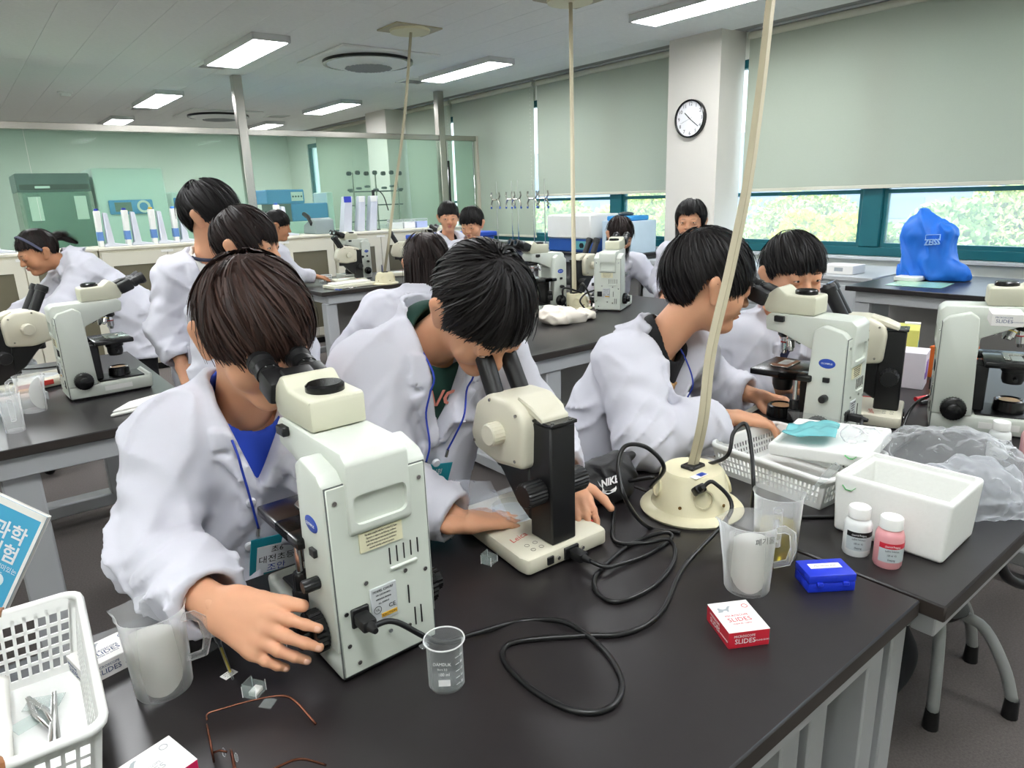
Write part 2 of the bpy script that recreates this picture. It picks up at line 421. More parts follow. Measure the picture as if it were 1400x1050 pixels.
# ceiling: slab plus boards of 0.3 x 0.6
sl = struct(G().bx(XL - .15, XW + .2, YF - .15, YB + .15, CEIL, CEIL + .12).build('ceiling', mat('ceiling_joint', '#8d8c89', .95)), 'white speckled board ceiling', 'ceiling')
sh = G().bx(-.1491, .1491, -.2991, .2991, -.006, 0, .0012).build('ceiling_board', M_ceil, sl, 0)
shm = sh.data; tiles = []
for ix in range(32):
    for iy in range(-4, 22):
        x = XL + .15 + .3 * ix + .1; y = .3 + .6 * iy + (.3 if ix % 2 else 0)
        if x + .15 > XW or y + .3 > YB: continue
        p = CAM.matrix_world.inverted() @ Vector((x, y, CEIL)); vis = p.z < 0 and abs(p.x / -p.z) < .8 and -.6 < p.y / -p.z < .6
        tiles.append((0 if vis else 1, -p.z if p.z < 0 else 50 - p.z, x, y))
tiles.sort(); rest = G()
for i, (v, d, x, y) in enumerate(tiles):
    if i < 290:
        o = sh if i == 0 else sh.copy()
        if i: COL.objects.link(o)
        o.location = (x, y, CEIL)
    else: rest.bx(x - .149, x + .149, y - .299, y + .299, CEIL - .006, CEIL)
stuff(rest.build('ceiling_board', M_ceil, sl, 0))
# ceiling light panels
M_lamp = mat('lamp_diffuser', '#ffffff', .5, emit='#fbfdff', es=LAMP)
t0 = thing('ceiling_light', '', 'light', (0, 0, 0), 0, 'surface mounted ceiling light panels')
g = G()
for s in (-1, 1): g.bx(s * .15, s * .135, -.62, .62, -.05, 0, .002).bx(-.15, .15, s * .62, s * .605, -.05, 0, .002)
g.build('frame', mat('lamp_frame', '#c9c9c9', .4), t0)
G().bx(-.135, .135, -.605, .605, -.046, -.04).build('diffuser', M_lamp, t0)
used = []
LL = [(2.2, 6.22, 'ceiling light panel over the cabinets, largest at upper left'), (4.32, 6.08, 'long ceiling light panel above the partition door'),
      (4.32, 3.15, 'ceiling light panel at the top edge near the clock'), (2.2, 9.33, 'ceiling light panel above the standing boy, second of the left row'),
      (2.2, 11.95, 'ceiling light panel third of the left row, beyond the partition'), (4.32, 9.2, 'ceiling light panel beyond the partition, middle of the right row'),
      (4.32, 11.85, 'farthest ceiling light panel of the right row')]
for x, y, lab in LL: place(t0, used, (x, y, CEIL - .006), 0, lab)
for x, y in ((2.2, 3.1), (2.2, 0), (4.32, .1), (.1, 6.22), (.1, 3.1), (.1, 0), (-2, 6.2), (-2, 3.1), (-2, 0), (.1, 9.3), (-2, 9.3)):
    place(t0, used, (x, y, CEIL - .006), 0, 'ceiling light panel outside the picture, nearer the photographer')
# ceiling cassette air conditioners
def cassette(x, y, lab):
    t = thing('air_conditioner', lab, 'air conditioner', (x, y, CEIL - .006), 0, 'round ceiling air conditioners')
    G().bx(-.48, .48, -.48, .48, -.025, 0, .01).build('panel', M_wplas, t)
    G().lathe([(.405, -.05), (.405, -.02), (.36, -.02), (.36, -.05), (.405, -.05)], n=48).build('air_gap', M_blackg, t)
    G().lathe([(0, -.085), (.2, -.083), (.3, -.07), (.37, -.05), (.37, -.04), (0, -.04)], n=48).build('round_cover', M_wplas, t)
    g = G()
    for i in range(-11, 12):
        for j in range(-11, 12):
            if i * i + j * j < 125: g.bx(i * .019 - .006, i * .019 + .006, j * .019 - .006, j * .019 + .006, -.0885, -.083)
    stuff(g.build('grille', mat('grille_grey', '#8d8f90', .6), t))
cassette(3.27, 6.1, 'round ceiling air conditioner nearest, in a square white panel'); cassette(3.27, 10.6, 'round ceiling air conditioner farther away behind the steel post')
# ceiling vents and detector
def vent(x, y, lab):
    t = thing('ceiling_vent', lab, 'vent', (x, y, CEIL - .006), 0, 'small ceiling vents')
    g = G()
    for s in (-1, 1): g.bx(s * .15, s * .115, -.15, .15, -.01, 0).bx(-.115, .115, s * .15, s * .115, -.01, 0)
    g.build('frame', M_wplas, t)
    G().bx(-.115, .115, -.115, .115, -.003, -.001).build('duct', mat('duct_grey', '#6f7274', .7), t)
    for k in range(7): G().box((0, -.1 + k * .033, -.006), (.23, .022, .002), R=Matrix.Rotation(.6, 3, 'X')).build('slat', M_wplas, t)
vent(2.2, 7.06, 'ceiling vent beside the large left light panel'); vent(4.28, 6.98, 'ceiling vent behind the cord near the partition door'); vent(2.25, 10.4, 'ceiling vent behind the second left light panel')
vent(4.1, 10.6, 'farthest small ceiling vent near the round air conditioner')
t = thing('smoke_detector', 'round white smoke detector on the ceiling at left', 'detector', (1.28, 9.3, CEIL - .006))
G().lathe([(0, -.05), (.05, -.048), (.055, -.02), (.075, -.015), (.075, 0)], n=20).build('housing', M_wplas, t)
# glass partition
M_glass = film('partition_glass', '#c4e8d6', .06, .02)
t = thing('glass_partition', 'green tinted glass partition with steel posts and door', 'partition', (0, YP, 0))
for x in (-1.2, 2.53, 4.93): G().bx(x - .045, x + .045, -.045, .045, 0, CEIL - .006, .004).build('post', M_steel, t)
G().bx(5.44, 5.5, -.04, .04, 0, 2.15, .004).build('door_frame', mat('door_frame', '#b9b3a2', .4), t)
for a, b in ((-2.9, -1.245), (-1.155, 2.485), (2.575, 4.885), (4.975, 5.44)):
    G().bx(a, b, -.035, .035, 2.09, 2.15, .004).build('top_rail', M_steel, t)
    G().bx(a, b, -.03, .03, 0, .08, .004).build('bottom_rail', M_steel, t)
    for k in range(1 if b - a < 2 else 2):
        c = a + (b - a) * k / (1 if b - a < 2 else 2); d = a + (b - a) * (k + 1) / (1 if b - a < 2 else 2)
        G().bx(c + .003, d - .003, -.006, .006, .08, 2.09).build('glass_pane', M_glass, t)
for x in (5.0, 5.4): G().bx(x - .012, x + .012, -.03, -.012, .1, 2.08, .003).build('door_stile', M_chrome, t)
G().cyl((4.995, -.05, .75), (4.995, -.05, 1.85), .012, n=10).build('door_handle', M_blackg, t)
# clock
t = thing('wall_clock', 'round black rimmed wall clock on the white column', 'clock', (5.16, 3.93, 1.995))
G().lathe([(.155, 0), (.155, .035), (.148, .04), (.142, .036), (.142, .02)], axis=(-1, 0, 0), n=48).build('rim', M_blackg, t)
G().lathe([(0, .02), (.142, .02)], axis=(-1, 0, 0), n=48).build('face', mat('clock_face', '#e9e9ec', .3), t)
ink = mat('ink_grey', '#3a3a3c', .5)
for k in range(1, 13):
    a = RAD(90 - 30 * k); p = Vector((-.0212, -.118 * math.cos(a), .118 * math.sin(a)))
    text('numeral', str(k), .042, onto(p, (0, -1, 0), (0, 0, 1)), ink, t)
def hand(nm, deg, L, w, m, x):
    a = RAD(90 - deg); d = Vector((0, -math.cos(a), math.sin(a)))
    G().box(Vector((x, 0, 0)) + d * L * .38, (L * 1.24, w, .0015), R=Matrix((d, Vector((1, 0, 0)).cross(d), Vector((1, 0, 0)))).transposed()).build(nm, m, t)
hand('hour_hand', 312, .075, .006, M_blackg, -.024); hand('minute_hand', 127, .11, .005, M_blackg, -.026); hand('second_hand', 250, .1, .0015, ink, -.028)
# outdoors
g = G(); g.bx(XW + .2, 90, -60, 90, -2.56, -2.5); struct(g.build('ground', mat('asphalt', '#9a9b99', .9, noise=(.6, .15))), 'pale car park outside the windows', 'ground')
t = thing('office_building', 'grey office building beyond the trees', 'building', (62, 22, -2.5))
G().bx(-2, 2, -60, 60, 0, 9).build('wall', mat('far_wall', '#7d8ca4', .8, noise=(.3, .08)), t)
bw = mat('far_window', '#6a82a0', .3)
for k in range(26):
    for j in range(2): G().bx(-2.05, -2, -56 + k * 4.4, -53.4 + k * 4.4, 1.2 + j * 3, 2.8 + j * 3).build('window', bw, t)
def tree(x, y, h, r, col, lab, seed):
    rnd = np.random.RandomState(seed)
    t = thing('street_tree', lab, 'tree', (x, y, -2.5), 0, 'trees outside the windows')
    G().tube([(0, 0, 0), (.05, .02, h * .3), (0, 0, h * .62)], [.16, .12, .06], 8).build('trunk', mat('bark', '#5d5145', .9), t)
    nb = 26; cs = rnd.normal(size=(nb, 3)); cs /= np.linalg.norm(cs, axis=1)[:, None]; cs *= (rnd.rand(nb, 1) ** .4) * [r * .72, r * .72, h * .27]; cs[:, 2] += h * .64
    N = 9000; ci = rnd.randint(nb, size=N); d = rnd.normal(size=(N, 3)); d /= np.linalg.norm(d, axis=1)[:, None]
    P = cs[ci] + d * (r * .36) * (.75 + .25 * rnd.rand(N, 1))
    a = rnd.normal(size=(N, 3)); a /= np.linalg.norm(a, axis=1)[:, None]; b = np.cross(a, rnd.normal(size=(N, 3))); b /= np.linalg.norm(b, axis=1)[:, None]
    s = .075 + .045 * rnd.rand(N, 1)
    V = np.stack([P - a * s, P + b * s * .6, P + a * s, P - b * s * .6], 1).reshape(-1, 3); F = np.arange(4 * N).reshape(-1, 4)
    stuff(mesh_obj('foliage', V, F, mat('leaf_' + col, col, .7, noise=(1.2, .25)), t, 0))
TR = [(15, 7.7, 3.7, 1.35, '#c3cc42', 'yellow green round tree near the left edge of the right window'), (16, 5.6, 3.6, 1.5, '#93b468', 'green tree right of the yellow tree in the right window'),
      (17, 2.6, 3.7, 1.4, '#9cb85c', 'green tree behind the window mullion above the bench'), (15, -.1, 3.9, 1.5, '#a9c058', 'big pale tree left of the blue dust cover'),
      (20, -2.2, 4.3, 2.0, '#b4c85e', 'tall pale tree behind the blue dust cover'), (15, -3.2, 3.9, 1.5, '#c6ce58', 'yellow green tree at the far right behind the window'),
      (13, 11.6, 3.6, 1.6, '#b2c65e', 'leafy tree in the left half of the far window'), (14, 15.2, 3.6, 1.7, '#a4bc60', 'leafy tree in the right half of the far window'), (22, 19, 4.0, 2.2, '#b8c86a', 'pale tree behind the other two in the far window'),
      (26, 2.4, 3.7, 2.3, '#a5b874', 'distant tree by the grey office building'), (26, 7.6, 3.8, 2.3, '#aebc70', 'distant pale tree behind the yellow green one'), (26, -6.5, 3.9, 2.3, '#a9bb68', 'distant tree at the right end of the row'),
      (24, 13.5, 3.8, 2.2, '#b3c272', 'distant tree seen low behind the bench with boxes'), (30, 25, 4.1, 2.6, '#aabc70', 'distant tree behind the centrifuge')]
for i, (x, y, h, r, c, lab) in enumerate(TR): tree(x, y, h, r, c, lab, i)
def car(x, y, rz, col, lab):
    t = thing('parked_car', lab, 'car', (x, y, -2.5), rz, 'cars in the car park')
    m = mat('car_' + col, col, .25, coat=.5)
    G().prism([(-2.1, .25), (-2.15, .65), (-1.5, .8), (-1.35, .85), (1.5, .85), (2.1, .72), (2.15, .25)], -.85, .85, 'y', .06, 2).build('body', m, t)
    G().prism([(-1.3, .85), (-.75, 1.35), (.75, 1.38), (1.5, .85)], -.75, .75, 'y', .05, 2).build('cabin', mat('car_glass', '#27313b', .1), t)
    for a in (-1.35, 1.35):
        for b in (-.8, .8): G().cyl((a, b - .1, .3), (a, b + .1, .3), .3, n=18).build('wheel', M_rubber, t)
car(32, -1.6, 90, '#e4e6e8', 'white parked car seen low in the right window'); car(33, 11.5, 90, '#d2d6da', 'silver parked car behind the boy by the window')
t = thing('street_lamp', 'thin street lamp between the trees outside', 'street lamp', (30, 7.0, -2.5))
G().cyl((0, 0, 0), (0, 0, 5.6), .05, .035, n=8).build('pole', M_white, t); G().box((0, -.3, 5.6), (.1, .7, .06), .01).build('lamp_head', M_white, t); G().box((0, .3, 5.55), (.1, .5, .06), .01).build('lamp_head', M_white, t)
# ------------------------------------------------------------------ benches
TZ = .75
def bench(name, label, x0, x1, y0, y1, z=TZ, legs='frame', group=None, inset=.09, panel=False):
    """black topped lab bench with grey steel frame; origin at the floor centre"""
    cx, cy = (x0 + x1) / 2, (y0 + y1) / 2; w, d = (x1 - x0) / 2, (y1 - y0) / 2
    t = thing(name, label, 'table', (cx, cy, 0), 0, group)
    g = G(); g.bx(-w, w, -d, d, z - .03, z, .003); o = g.build('top', [M_top, M_edge], t)
    for p in o.data.polygons:
        if abs(p.normal.z) < .7: p.material_index = 1
    for s in (-1, 1):
        G().bx(-w + .06, w - .06, s * (d - .05) - .02, s * (d - .05) + .02, z - .1, z - .03, .003).build('apron', M_leg, t)
        G().bx(s * (w - .08) - .02, s * (w - .08) + .02, -d + .07, d - .07, z - .1, z - .03, .003).build('end_rail', M_leg, t)
        for q in (-1, 1):
            if legs == 'frame':
                for e in (0, .095): G().bx(s * (w - .06 - e) - .03, s * (w - .06 - e) + .03, q * (d - .16) - .045, q * (d - .16) + .045, .05, z - .1, .004).build('leg', M_leg, t)
            elif legs == 'single': G().bx(s * (w - inset) - .045, s * (w - inset) + .045, q * (d - .09) - .045, q * (d - .09) + .045, .09, z - .1, .006).build('leg', M_leg, t)
            if legs != 'custom': G().ell((s * (w - inset), q * (d - .14), .03), (.03, .02, .03), n=12, m=8).build('caster', M_black, t)
        if legs != 'custom': G().bx(s * (w - inset) - .04, s * (w - inset) + .04, -d + .04, d - .04, .05, .11, .006).build('foot_bar', M_leg, t)
    if panel: G().bx(-w + .25, w - .25, .0, .02, .12, z - .1).build('modesty_panel', mat('grey_panel', '#8f8d8b', .6), t)
    if legs != 'custom': G().bx(-w + .14, w - .14, d - .16, d - .1, .1, .15, .006).build('stretcher', M_leg, t)
    return t
bench('lab_table', 'black topped lab table in front carrying the nearest microscope', -.68, 1.12, .365, 1.178)
bench('lab_table', 'black topped lab table at right under the foam box', 1.127, 2.93, .33, 1.16)
t = bench('lab_table', 'black topped lab table at left under the microscope by the standing boy', -1.3, .56, 2.36, 3.66, legs='custom')
G().bx(.35, .45, -.58, -.5, 0, .65, .006).build('leg', M_leg, t); G().bx(-.9, -.8, -.58, -.5, 0, .65, .006).build('leg', M_leg, t)
G().bx(.74, .82, .53, .6, .1, .65, .006).build('leg', M_leg, t); G().bx(-.9, -.8, .53, .6, .1, .65, .006).build('leg', M_leg, t)
G().bx(-.87, .88, .53, .62, .055, .115, .006).build('foot_bar', M_leg, t)
for x in (-.77, .80): G().ell((x, .57, .028), (.03, .02, .028), n=12, m=8).build('caster', M_black, t)
bench('lab_table', 'black topped lab table in the middle, behind the boy with bear print shirt', 1.77, 3.44, 2.17, 3.2, legs='single', inset=.22, panel=True)
bench('lab_table', 'black topped lab table far back in front of the cabinets', 2.1, 4.3, 4.93, 5.95, legs='single', panel=True)
bench('lab_table', 'black topped lab table far left beside the girl bending down', -1.6, .28, 4.25, 5.4, legs='single')
# window benches
def window_bench(label, x0, x1, y0, y1, z, top=None):
    t = thing('window_bench', label, 'table', ((x0 + x1) / 2, (y0 + y1) / 2, 0), 0)
    w, d = (x1 - x0) / 2, (y1 - y0) / 2
    G().bx(-w, w, -d, d, z - .03, z, .003).build('top', top or M_top, t)
    G().bx(-w + .04, w, -d + .05, d - .05, z - .1, z - .03, .003).build('apron', M_leg, t)
    G().bx(-.03, .0, -d + .1, d - .1, .1, z - .1).build('back_panel', mat('grey_panel', '#8f8d8b', .6), t)
    for s in (-1, 1):
        for q in (-1, 1): G().bx(q * (w - .08) - .03, q * (w - .08) + .03, s * (d - .09) - .045, s * (d - .09) + .045, 0, z - .1, .004).build('leg', M_leg, t)
    return t
window_bench('black topped bench at the window under the blue cover', 4.23, 5.12, .1, 2.03, .81)
window_bench('black topped bench at the window left of the clock column', 4.75, 5.42, 4.3, 6.6, .85)
# white low cupboards along the window
def cupboard(label, x0, x1, y0, y1, z, nd):
    t = thing('low_cupboard', label, 'cabinet', ((x0 + x1) / 2, (y0 + y1) / 2, 0)); w, d = (x1 - x0) / 2, (y1 - y0) / 2
    G().bx(-w, w, -d, d, .05, z - .03, .003).build('body', M_white, t); G().bx(-w - .02, w, -d, d, z - .03, z, .004).build('counter', M_white, t)
    for k in range(nd):
        a = -d + 2 * d * k / nd + .01; b = -d + 2 * d * (k + 1) / nd - .01
        dr = G().bx(-w - .018, -w, a, b, z - .24, z - .06, .003).build('drawer', M_white, t); G().bx(-w - .03, -w - .018, (a + b) / 2 - .05, (a + b) / 2 + .05, z - .15, z - .14).build('handle', M_steel, dr)
        do = G().bx(-w - .018, -w, a, b, .08, z - .26, .003).build('door', M_white, t); G().bx(-w - .03, -w - .018, b - .05, b - .035, z - .5, z - .36).build('handle', M_steel, do)
cupboard('white low cupboard under the window behind the boy looking up', 4.68, 5.44, 2.06, 3.6, .81, 3)
cupboard('white cupboard by the window beside the long haired girl', 4.95, 5.16, 3.66, 4.25, .8, 1)
# ------------------------------------------------------------------ compound microscope (x width, y towards the viewer's eyes, z up)
M_scope = mat('microscope_enamel', '#c7ccc3', .38, noise=(9, .025))
M_panel = mat('microscope_panel', '#c4cac0', .42, noise=(9, .025))
M_head = mat('microscope_head', '#cac9b4', .4, noise=(9, .03))
M_recess = mat('microscope_recess', '#b9c2bd', .5)
M_lblc = mat('label_cream', '#d8d4b4', .6); M_lbls = mat('label_silver', '#b8bcbe', .4); M_blue = mat('logo_blue', '#2345a0', .4); M_yel = mat('caution_yellow', '#e2b13a', .5)
M_ink = mat('print_black', '#1c1c1c', .6); M_prw = mat('print_white', '#e8e8e8', .6); M_red = mat('print_red', '#c03a32', .6)
M_lens = mat('lens_glass', '#12202c', .05, spec=.9)
def knob(g, p0, p1, r, n=24, ridge=.0016):
    """ribbed knob"""
    p0 = Vector(p0); p1 = Vector(p1); R = frame(p1 - p0); L = (p1 - p0).length; V = []; F = []; m = n * 2
    for z, k in ((0, .9), (.06, 1), (.9, 1), (1, .88)):
        for i in range(m):
            a = 2 * math.pi * i / m; q = r * k - (ridge if i % 2 else 0); V.append(p0 + R @ Vector((q * math.cos(a), q * math.sin(a), z * L)))
    for j in range(3):
        for i in range(m): F.append((j * m + i, j * m + (i + 1) % m, (j + 1) * m + (i + 1) % m, (j + 1) * m + i))
    F.append(tuple(range(m - 1, -1, -1))); F.append(tuple(range(3 * m, 4 * m))); g.add(V, F); return g
def boolean_cut(o, cutter):
    md = o.modifiers.new('b', 'BOOLEAN'); md.object = cutter; md.operation = 'DIFFERENCE'; md.solver = 'EXACT'
    bpy.context.view_layer.update()
    me = bpy.data.meshes.new_from_object(o.evaluated_get(bpy.context.evaluated_depsgraph_get())); o.modifiers.clear(); old = o.data; o.data = me
    me.set_sharp_from_angle(angle=RAD(35)); bpy.data.objects.remove(cutter)
def compound():
    t = thing('compound_microscope', 'compound microscope', 'microscope', group='white compound microscopes')
    # base with raised lip and plinth
    G().prism([(.0, .006), (.0, .05), (.255, .05), (.262, .06), (.272, .056), (.268, .006)], -.075, .075, 'x', .006, 2).build('base', M_scope, t)
    G().bx(-.071, .071, .006, .262, 0, .007, .002).build('rubber_foot', M_rubber, t)
    G().bx(-.058, .058, .1, .25, .05, .055, .002).build('lamp_tray', M_black, t)
    # column: two side cheeks with slanted tops and a back plate
    for s in (-1, 1):
        a, b = (s * .077, s * .046)
        G().prism([(.0, .05), (.0, .3), (.012, .313), (.06, .326), (.08, .312), (.088, .16), (.092, .05)], min(a, b), max(a, b), 'x', .004, 2).build('column_cheek', M_scope, t)
    G().bx(-.072, .072, -.003, .002, .012, .296, .0012).build('back_plate', M_panel, t)
    g = G(); g.bx(-.0735, .0735, -.0016, .001, .0105, .2975); g.build('plate_seam', mat('seam_grey', '#5b5f5d', .6), t)
    arm = G().prism([(.004, .05), (-.010, .06), (-.010, .326), (.004, .338), (.205, .342), (.218, .33), (.214, .298), (.17, .29), (.09, .255), (.085, .05)], -.0465, .0465, 'x', .005, 2).build('arm', M_scope, t)
    arm.data.transform(Matrix.Identity(4))
    # shorten the tongue so that only its upper part stands proud of the plate
    for v in arm.data.vertices:
        if v.co.z < .09 and v.co.y < .02: v.co.z += .165; v.co.y = max(v.co.y, -.0095)
    cut = G().bx(-.039, .039, -.03, .03, .236, .279, .01, 3).build('cut', M_recess); boolean_cut(arm, cut)
    G().bx(-.038, .038, .026, .03, .237, .278).build('handle_recess', M_recess, t)
    g = G()
    for (x, y) in ((-.062, .275), (.062, .275), (-.03, .145), (.03, .14), (-.062, .11), (.062, .13), (-.05, .028), (.0, .055), (.03, .05), (-.062, .06)): g.cyl((x, -.005, y), (x, -.002, y), .0032, n=10)
    stuff(g.build('screws', M_chrome, t))
    for k in range(5): G().bx(.008 + k * .011, .0098 + k * .011, -.0045, -.002, .158 + .0006 * k, .184, .0006).build('vent_slot', M_black, t)
    for k in range(2): G().bx(.04 + k * .01, .042 + k * .01, -.0045, -.002, .045, .075, .0006).build('vent_slot', M_black, t)
    G().bx(.032, .034, -.0045, -.002, .085, .115, .0006).build('vent_slot', M_black, t)
    G().bx(.008, .05, -.007, -.002, .15, .1535, .001).build('vent_lip', M_scope, t)
    lb = G().bx(-.034, .03, -.0052, -.002, .192, .22).build('warning_label', M_lblc, t)
    for k in range(5): text('warning_text', ['This device complies with Part 15 of the FCC Rules', 'Operation is subject to the following conditions', '1) this device may not cause harmful interference', 'and 2) this device must accept any interference', 'received, including undesired operation.'][k], .0042, onto((-.002, -.0055, .2165 - k * .0051), (1, 0, 0), (0, 0, 1)), M_ink, lb, .0001, sx=.55)
    lb = G().bx(-.026, .014, -.0052, -.002, .078, .132, .0008).build('rating_plate', M_lbls, t)
    for k, (s, sz) in enumerate((('MODEL CX41RF', .0055), ('100-120/220-240V~', .0036), ('0.85/0.45A 50/60Hz', .0036), ('No. 4G02513', .0036))): text('plate_text', s, sz, onto((-.007, -.0056, .126 - k * .0065), (1, 0, 0), (0, 0, 1)), M_ink, lb, .0001, sx=.8)
    text('plate_text', 'CE', .009, onto((.005, -.0056, .097), (1, 0, 0), (0, 0, 1)), M_ink, lb, .0001); text('plate_text', 'UL', .005, onto((-.017, -.0056, .097), (1, 0, 0), (0, 0, 1)), M_ink, lb, .0001)
    g = G(); g.lathe([(.0052, 0), (.0058, 0), (.0058, .0003), (.0052, .0003), (.0052, 0)], (-.017, -.0053, .097), (0, -1, 0), 20); g.build('ring_mark', M_ink, lb)
    yl = G().bx(-.012, .012, -.0058, -.0052, .083, .089).build('caution_label', M_yel, lb); text('caution_text', 'CAUTION', .0048, onto((0, -.006, .086), (1, 0, 0), (0, 0, 1)), M_ink, lb, .0001)
    G().bx(-.056, -.03, -.008, -.002, .085, .114, .0015).build('power_inlet', M_black, t)
    # trinocular head (dz lowers it onto the arm)
    dz = -.011
    h = G().prism([(a, b + dz) for a, b in ((.094, .352), (.094, .395), (.098, .4), (.168, .402), (.188, .418), (.196, .418), (.232, .388), (.222, .356), (.21, .352))], -.0415, .0415, 'x', .005, 2).build('head', M_head, t)
    G().lathe([(0, .012), (.024, .012), (.0275, .009), (.0275, .0), (0, 0)], (0, .134, .4005 + dz), n=32).build('head_cap', M_blackg, t)
    G().cyl((0, .155, .346 + dz), (0, .155, .353 + dz), .038, n=24).build('dovetail', M_black, t)
    G().bx(-.058, -.046, .165, .19, .322, .337, .002).build('clamp_screw', M_black, t)
    # binocular tube, tilted up 27 degrees
    d = Vector((0, math.cos(RAD(21)), math.sin(RAD(21)))); u = Vector((0, -d.z, d.y)); o = Vector((0, .208, .382 + dz)); R = Matrix((Vector((1, 0, 0)), d, u)).transposed()
    G().box(o + d * .02, (.06, .05, .048), .006, 2, R=R, taper=(.8, 1)).build('binocular_body', M_black, t)
    for s in (-1, 1):
        e = Vector((s * .03, 0, 0)) + o
        q = G().box(e + d * .036 - u * .002, (.04, .05, .04), .008, 2, R=R).build('tube_housing', M_black, t)
        g = G(); g.cyl(e + d * .055, e + d * .085, .0175, .0175, 24).cyl(e + d * .066, e + d * .076, .0195, .0195, 24).cyl(e + d * .085, e + d * .097, .0178, .0205, 24).cyl(e + d * .097, e + d * .108, .0212, .0202, 24); g.build('eyepiece', M_black, t)
        G().cyl(e + d * .1079, e + d * .1083, .0125, n=20).build('eye_lens', M_lens, t)
        text('eyepiece_text', 'WHB10X/20', .0045, onto(e + d * .0645 + u * .0166 + Vector((-.0, 0, 0)), (1, 0, 0), d), M_prw, t, .0001, sx=.6)
    # nosepiece and objectives
    ax = Vector((0, -.34, -1)).normalized(); c = Vector((0, .165, .293)); A = frame(ax)
    g = G(); g.lathe([(0, -.008), (.032, -.006), (.035, .002), (.03, .012), (0, .016)], c, ax, 28); g.build('nosepiece', M_black, t)
    for k, L in enumerate((.05, .036, .042, .046)):
        a = k * math.pi / 2 - math.pi / 2; rd = A @ Vector((math.cos(a), math.sin(a), 0)); dd = (ax + rd * .38).normalized(); p = c + rd * .018 + ax * .008
        g = G(); g.cyl(p, p + dd * L * .35, .0105, n=18); g.mi = 1; g.cyl(p + dd * L * .35, p + dd * L * .42, .0108, n=18); g.mi = 0; g.cyl(p + dd * L * .42, p + dd * L * .8, .0108, .0095, 18).cyl(p + dd * L * .8, p + dd * L, .0075, .0055, 18); g.build('objective', [M_chrome, mat('ring_%d' % k, ['#b03030', '#d8c030', '#3070b0', '#d0d0d0'][k], .4)], t)
    # stage
    st = G().bx(-.088, .07, .105, .232, .183, .2, .004, 2).bx(-.088, -.04, .075, .16, .183, .2, .004, 2).build('stage', M_blackg, t)
    G().prism([(-.045, .15), (.04, .15), (.04, .163), (-.02, .163), (-.02, .2), (-.036, .2), (-.045, .19)], .2, .2035, 'z', .001).build('slide_holder', M_steel, st)
    G().bx(-.035, .04, .166, .192, .2, .2013).build('glass_slide', film('slide_glass', '#e4efe9', .22, .05), st)
    G().bx(-.012, .012, .168, .19, .2, .2006).build('stage_opening', mat('stage_hole', '#050505', .7), st)
    G().cyl((-.074, .115, .118), (-.074, .115, .184), .0055, n=14).build('drive_shaft', M_chrome, st)
    g = G(); knob(g, (-.074, .115, .105), (-.074, .115, .13), .0115, 16, .0008); knob(g, (-.074, .115, .075), (-.074, .115, .104), .0145, 18, .001); g.build('drive_knob', M_black, st)
    G().bx(-.035, .035, .08, .12, .055, .182, .004).build('stage_bracket', M_black, t)
    G().lathe([(0, 0), (.022, 0), (.026, .012), (.026, .03), (.03, .034), (.03, .046), (0, .048)], (0, .178, .132), n=28).build('condenser', M_black, t)
    G().cyl((.028, .178, .15), (.055, .178, .15), .005, n=10).build('iris_lever', M_black, t)
    G().lathe([(.03, 0), (.037, .002), (.035, .03), (.03, .033), (.027, .03), (0, .026)], (0, .178, .055), n=28).build('lamp_collector', M_blackg, t)
    G().lathe([(0, 0), (.024, .001)], (0, .178, .084), n=20).build('lamp_lens', mat('lamp_lens', '#c9a078', .1, spec=.8), t)
    for s in (-1, 1):
        g = G(); knob(g, (s * .077, .048, .07), (s * .098, .048, .07), .031, 26, .0018); knob(g, (s * .098, .048, .07), (s * .113, .048, .07), .018, 18, .001); g.build('focus_knob', M_blackg, t)
    # left side: badge, switch, brightness dial
    def disc(nm, y, z, r, m, sx=1): G().lathe([(0, .0012), (r, .0012), (r, 0)], (-.0775, y, z), (-1, 0, 0), 28, sx=sx).build(nm, m, t)
    g = G(); g.ell((-.0775, .042, .235), (.0015, .02, .012), n=24, m=12); bd = g.build('badge', M_blue, t)
    text('badge_text', 'OLYMPUS', .0062, onto((-.0793, .042, .235), (0, -1, 0), (0, 0, 1)), M_prw, bd, .0001)
    G().bx(-.083, -.077, .032, .048, .188, .2, .001).build('power_switch', M_black, t)
    g = G(); knob(g, (-.077, .04, .148), (-.1, .04, .148), .0095, 14, .0008); g.build('brightness_dial', M_black, t)
    # right side: name sticker on the base
    G().bx(.0745, .0762, .11, .2, .02, .037).build('name_sticker', M_wplas, t)
    return t
scope0 = compound(); scope_used = []
GS = 'white compound microscopes'
scope0.scale = (1.04, 1.0, 1.0); ster_scale = 1.05
S1 = place(scope0, scope_used, (.390, .80, TZ), 1, 'white compound microscope in the very front with its back panel to the camera', GS)
S_left = place(scope0, scope_used, (.225, 2.885, TZ), -88, 'white compound microscope on the left table seen from its right side', GS)
S3 = place(scope0, scope_used, (1.70, .77, TZ), 8, 'white compound microscope the boy in bear print shirt looks into', GS)
S4 = place(scope0, scope_used, (2.07, .72, TZ), -158, 'white compound microscope cut by the right edge with a slide box on top', GS)
S_m1 = place(scope0, scope_used, (2.86, 2.72, TZ), -62, 'white compound microscope on the middle table in front of the long haired girl', GS)
S_m0 = place(scope0, scope_used, (2.72, 2.98, TZ), 84, 'white compound microscope half hidden behind the bending boy\'s black hair', GS)
S_c = place(scope0, scope_used, (2.83, 5.6, TZ), 95, 'white compound microscope on the far table with the small boy looking in', GS)
S_c2 = place(scope0, scope_used, (3.62, 5.3, TZ), 15, 'white compound microscope on the far table behind the seated girl\'s head', GS)
S_g = place(scope0, scope_used, (-.16, 4.72, TZ), -85, 'white compound microscope at the left edge that the bending girl looks into', GS)
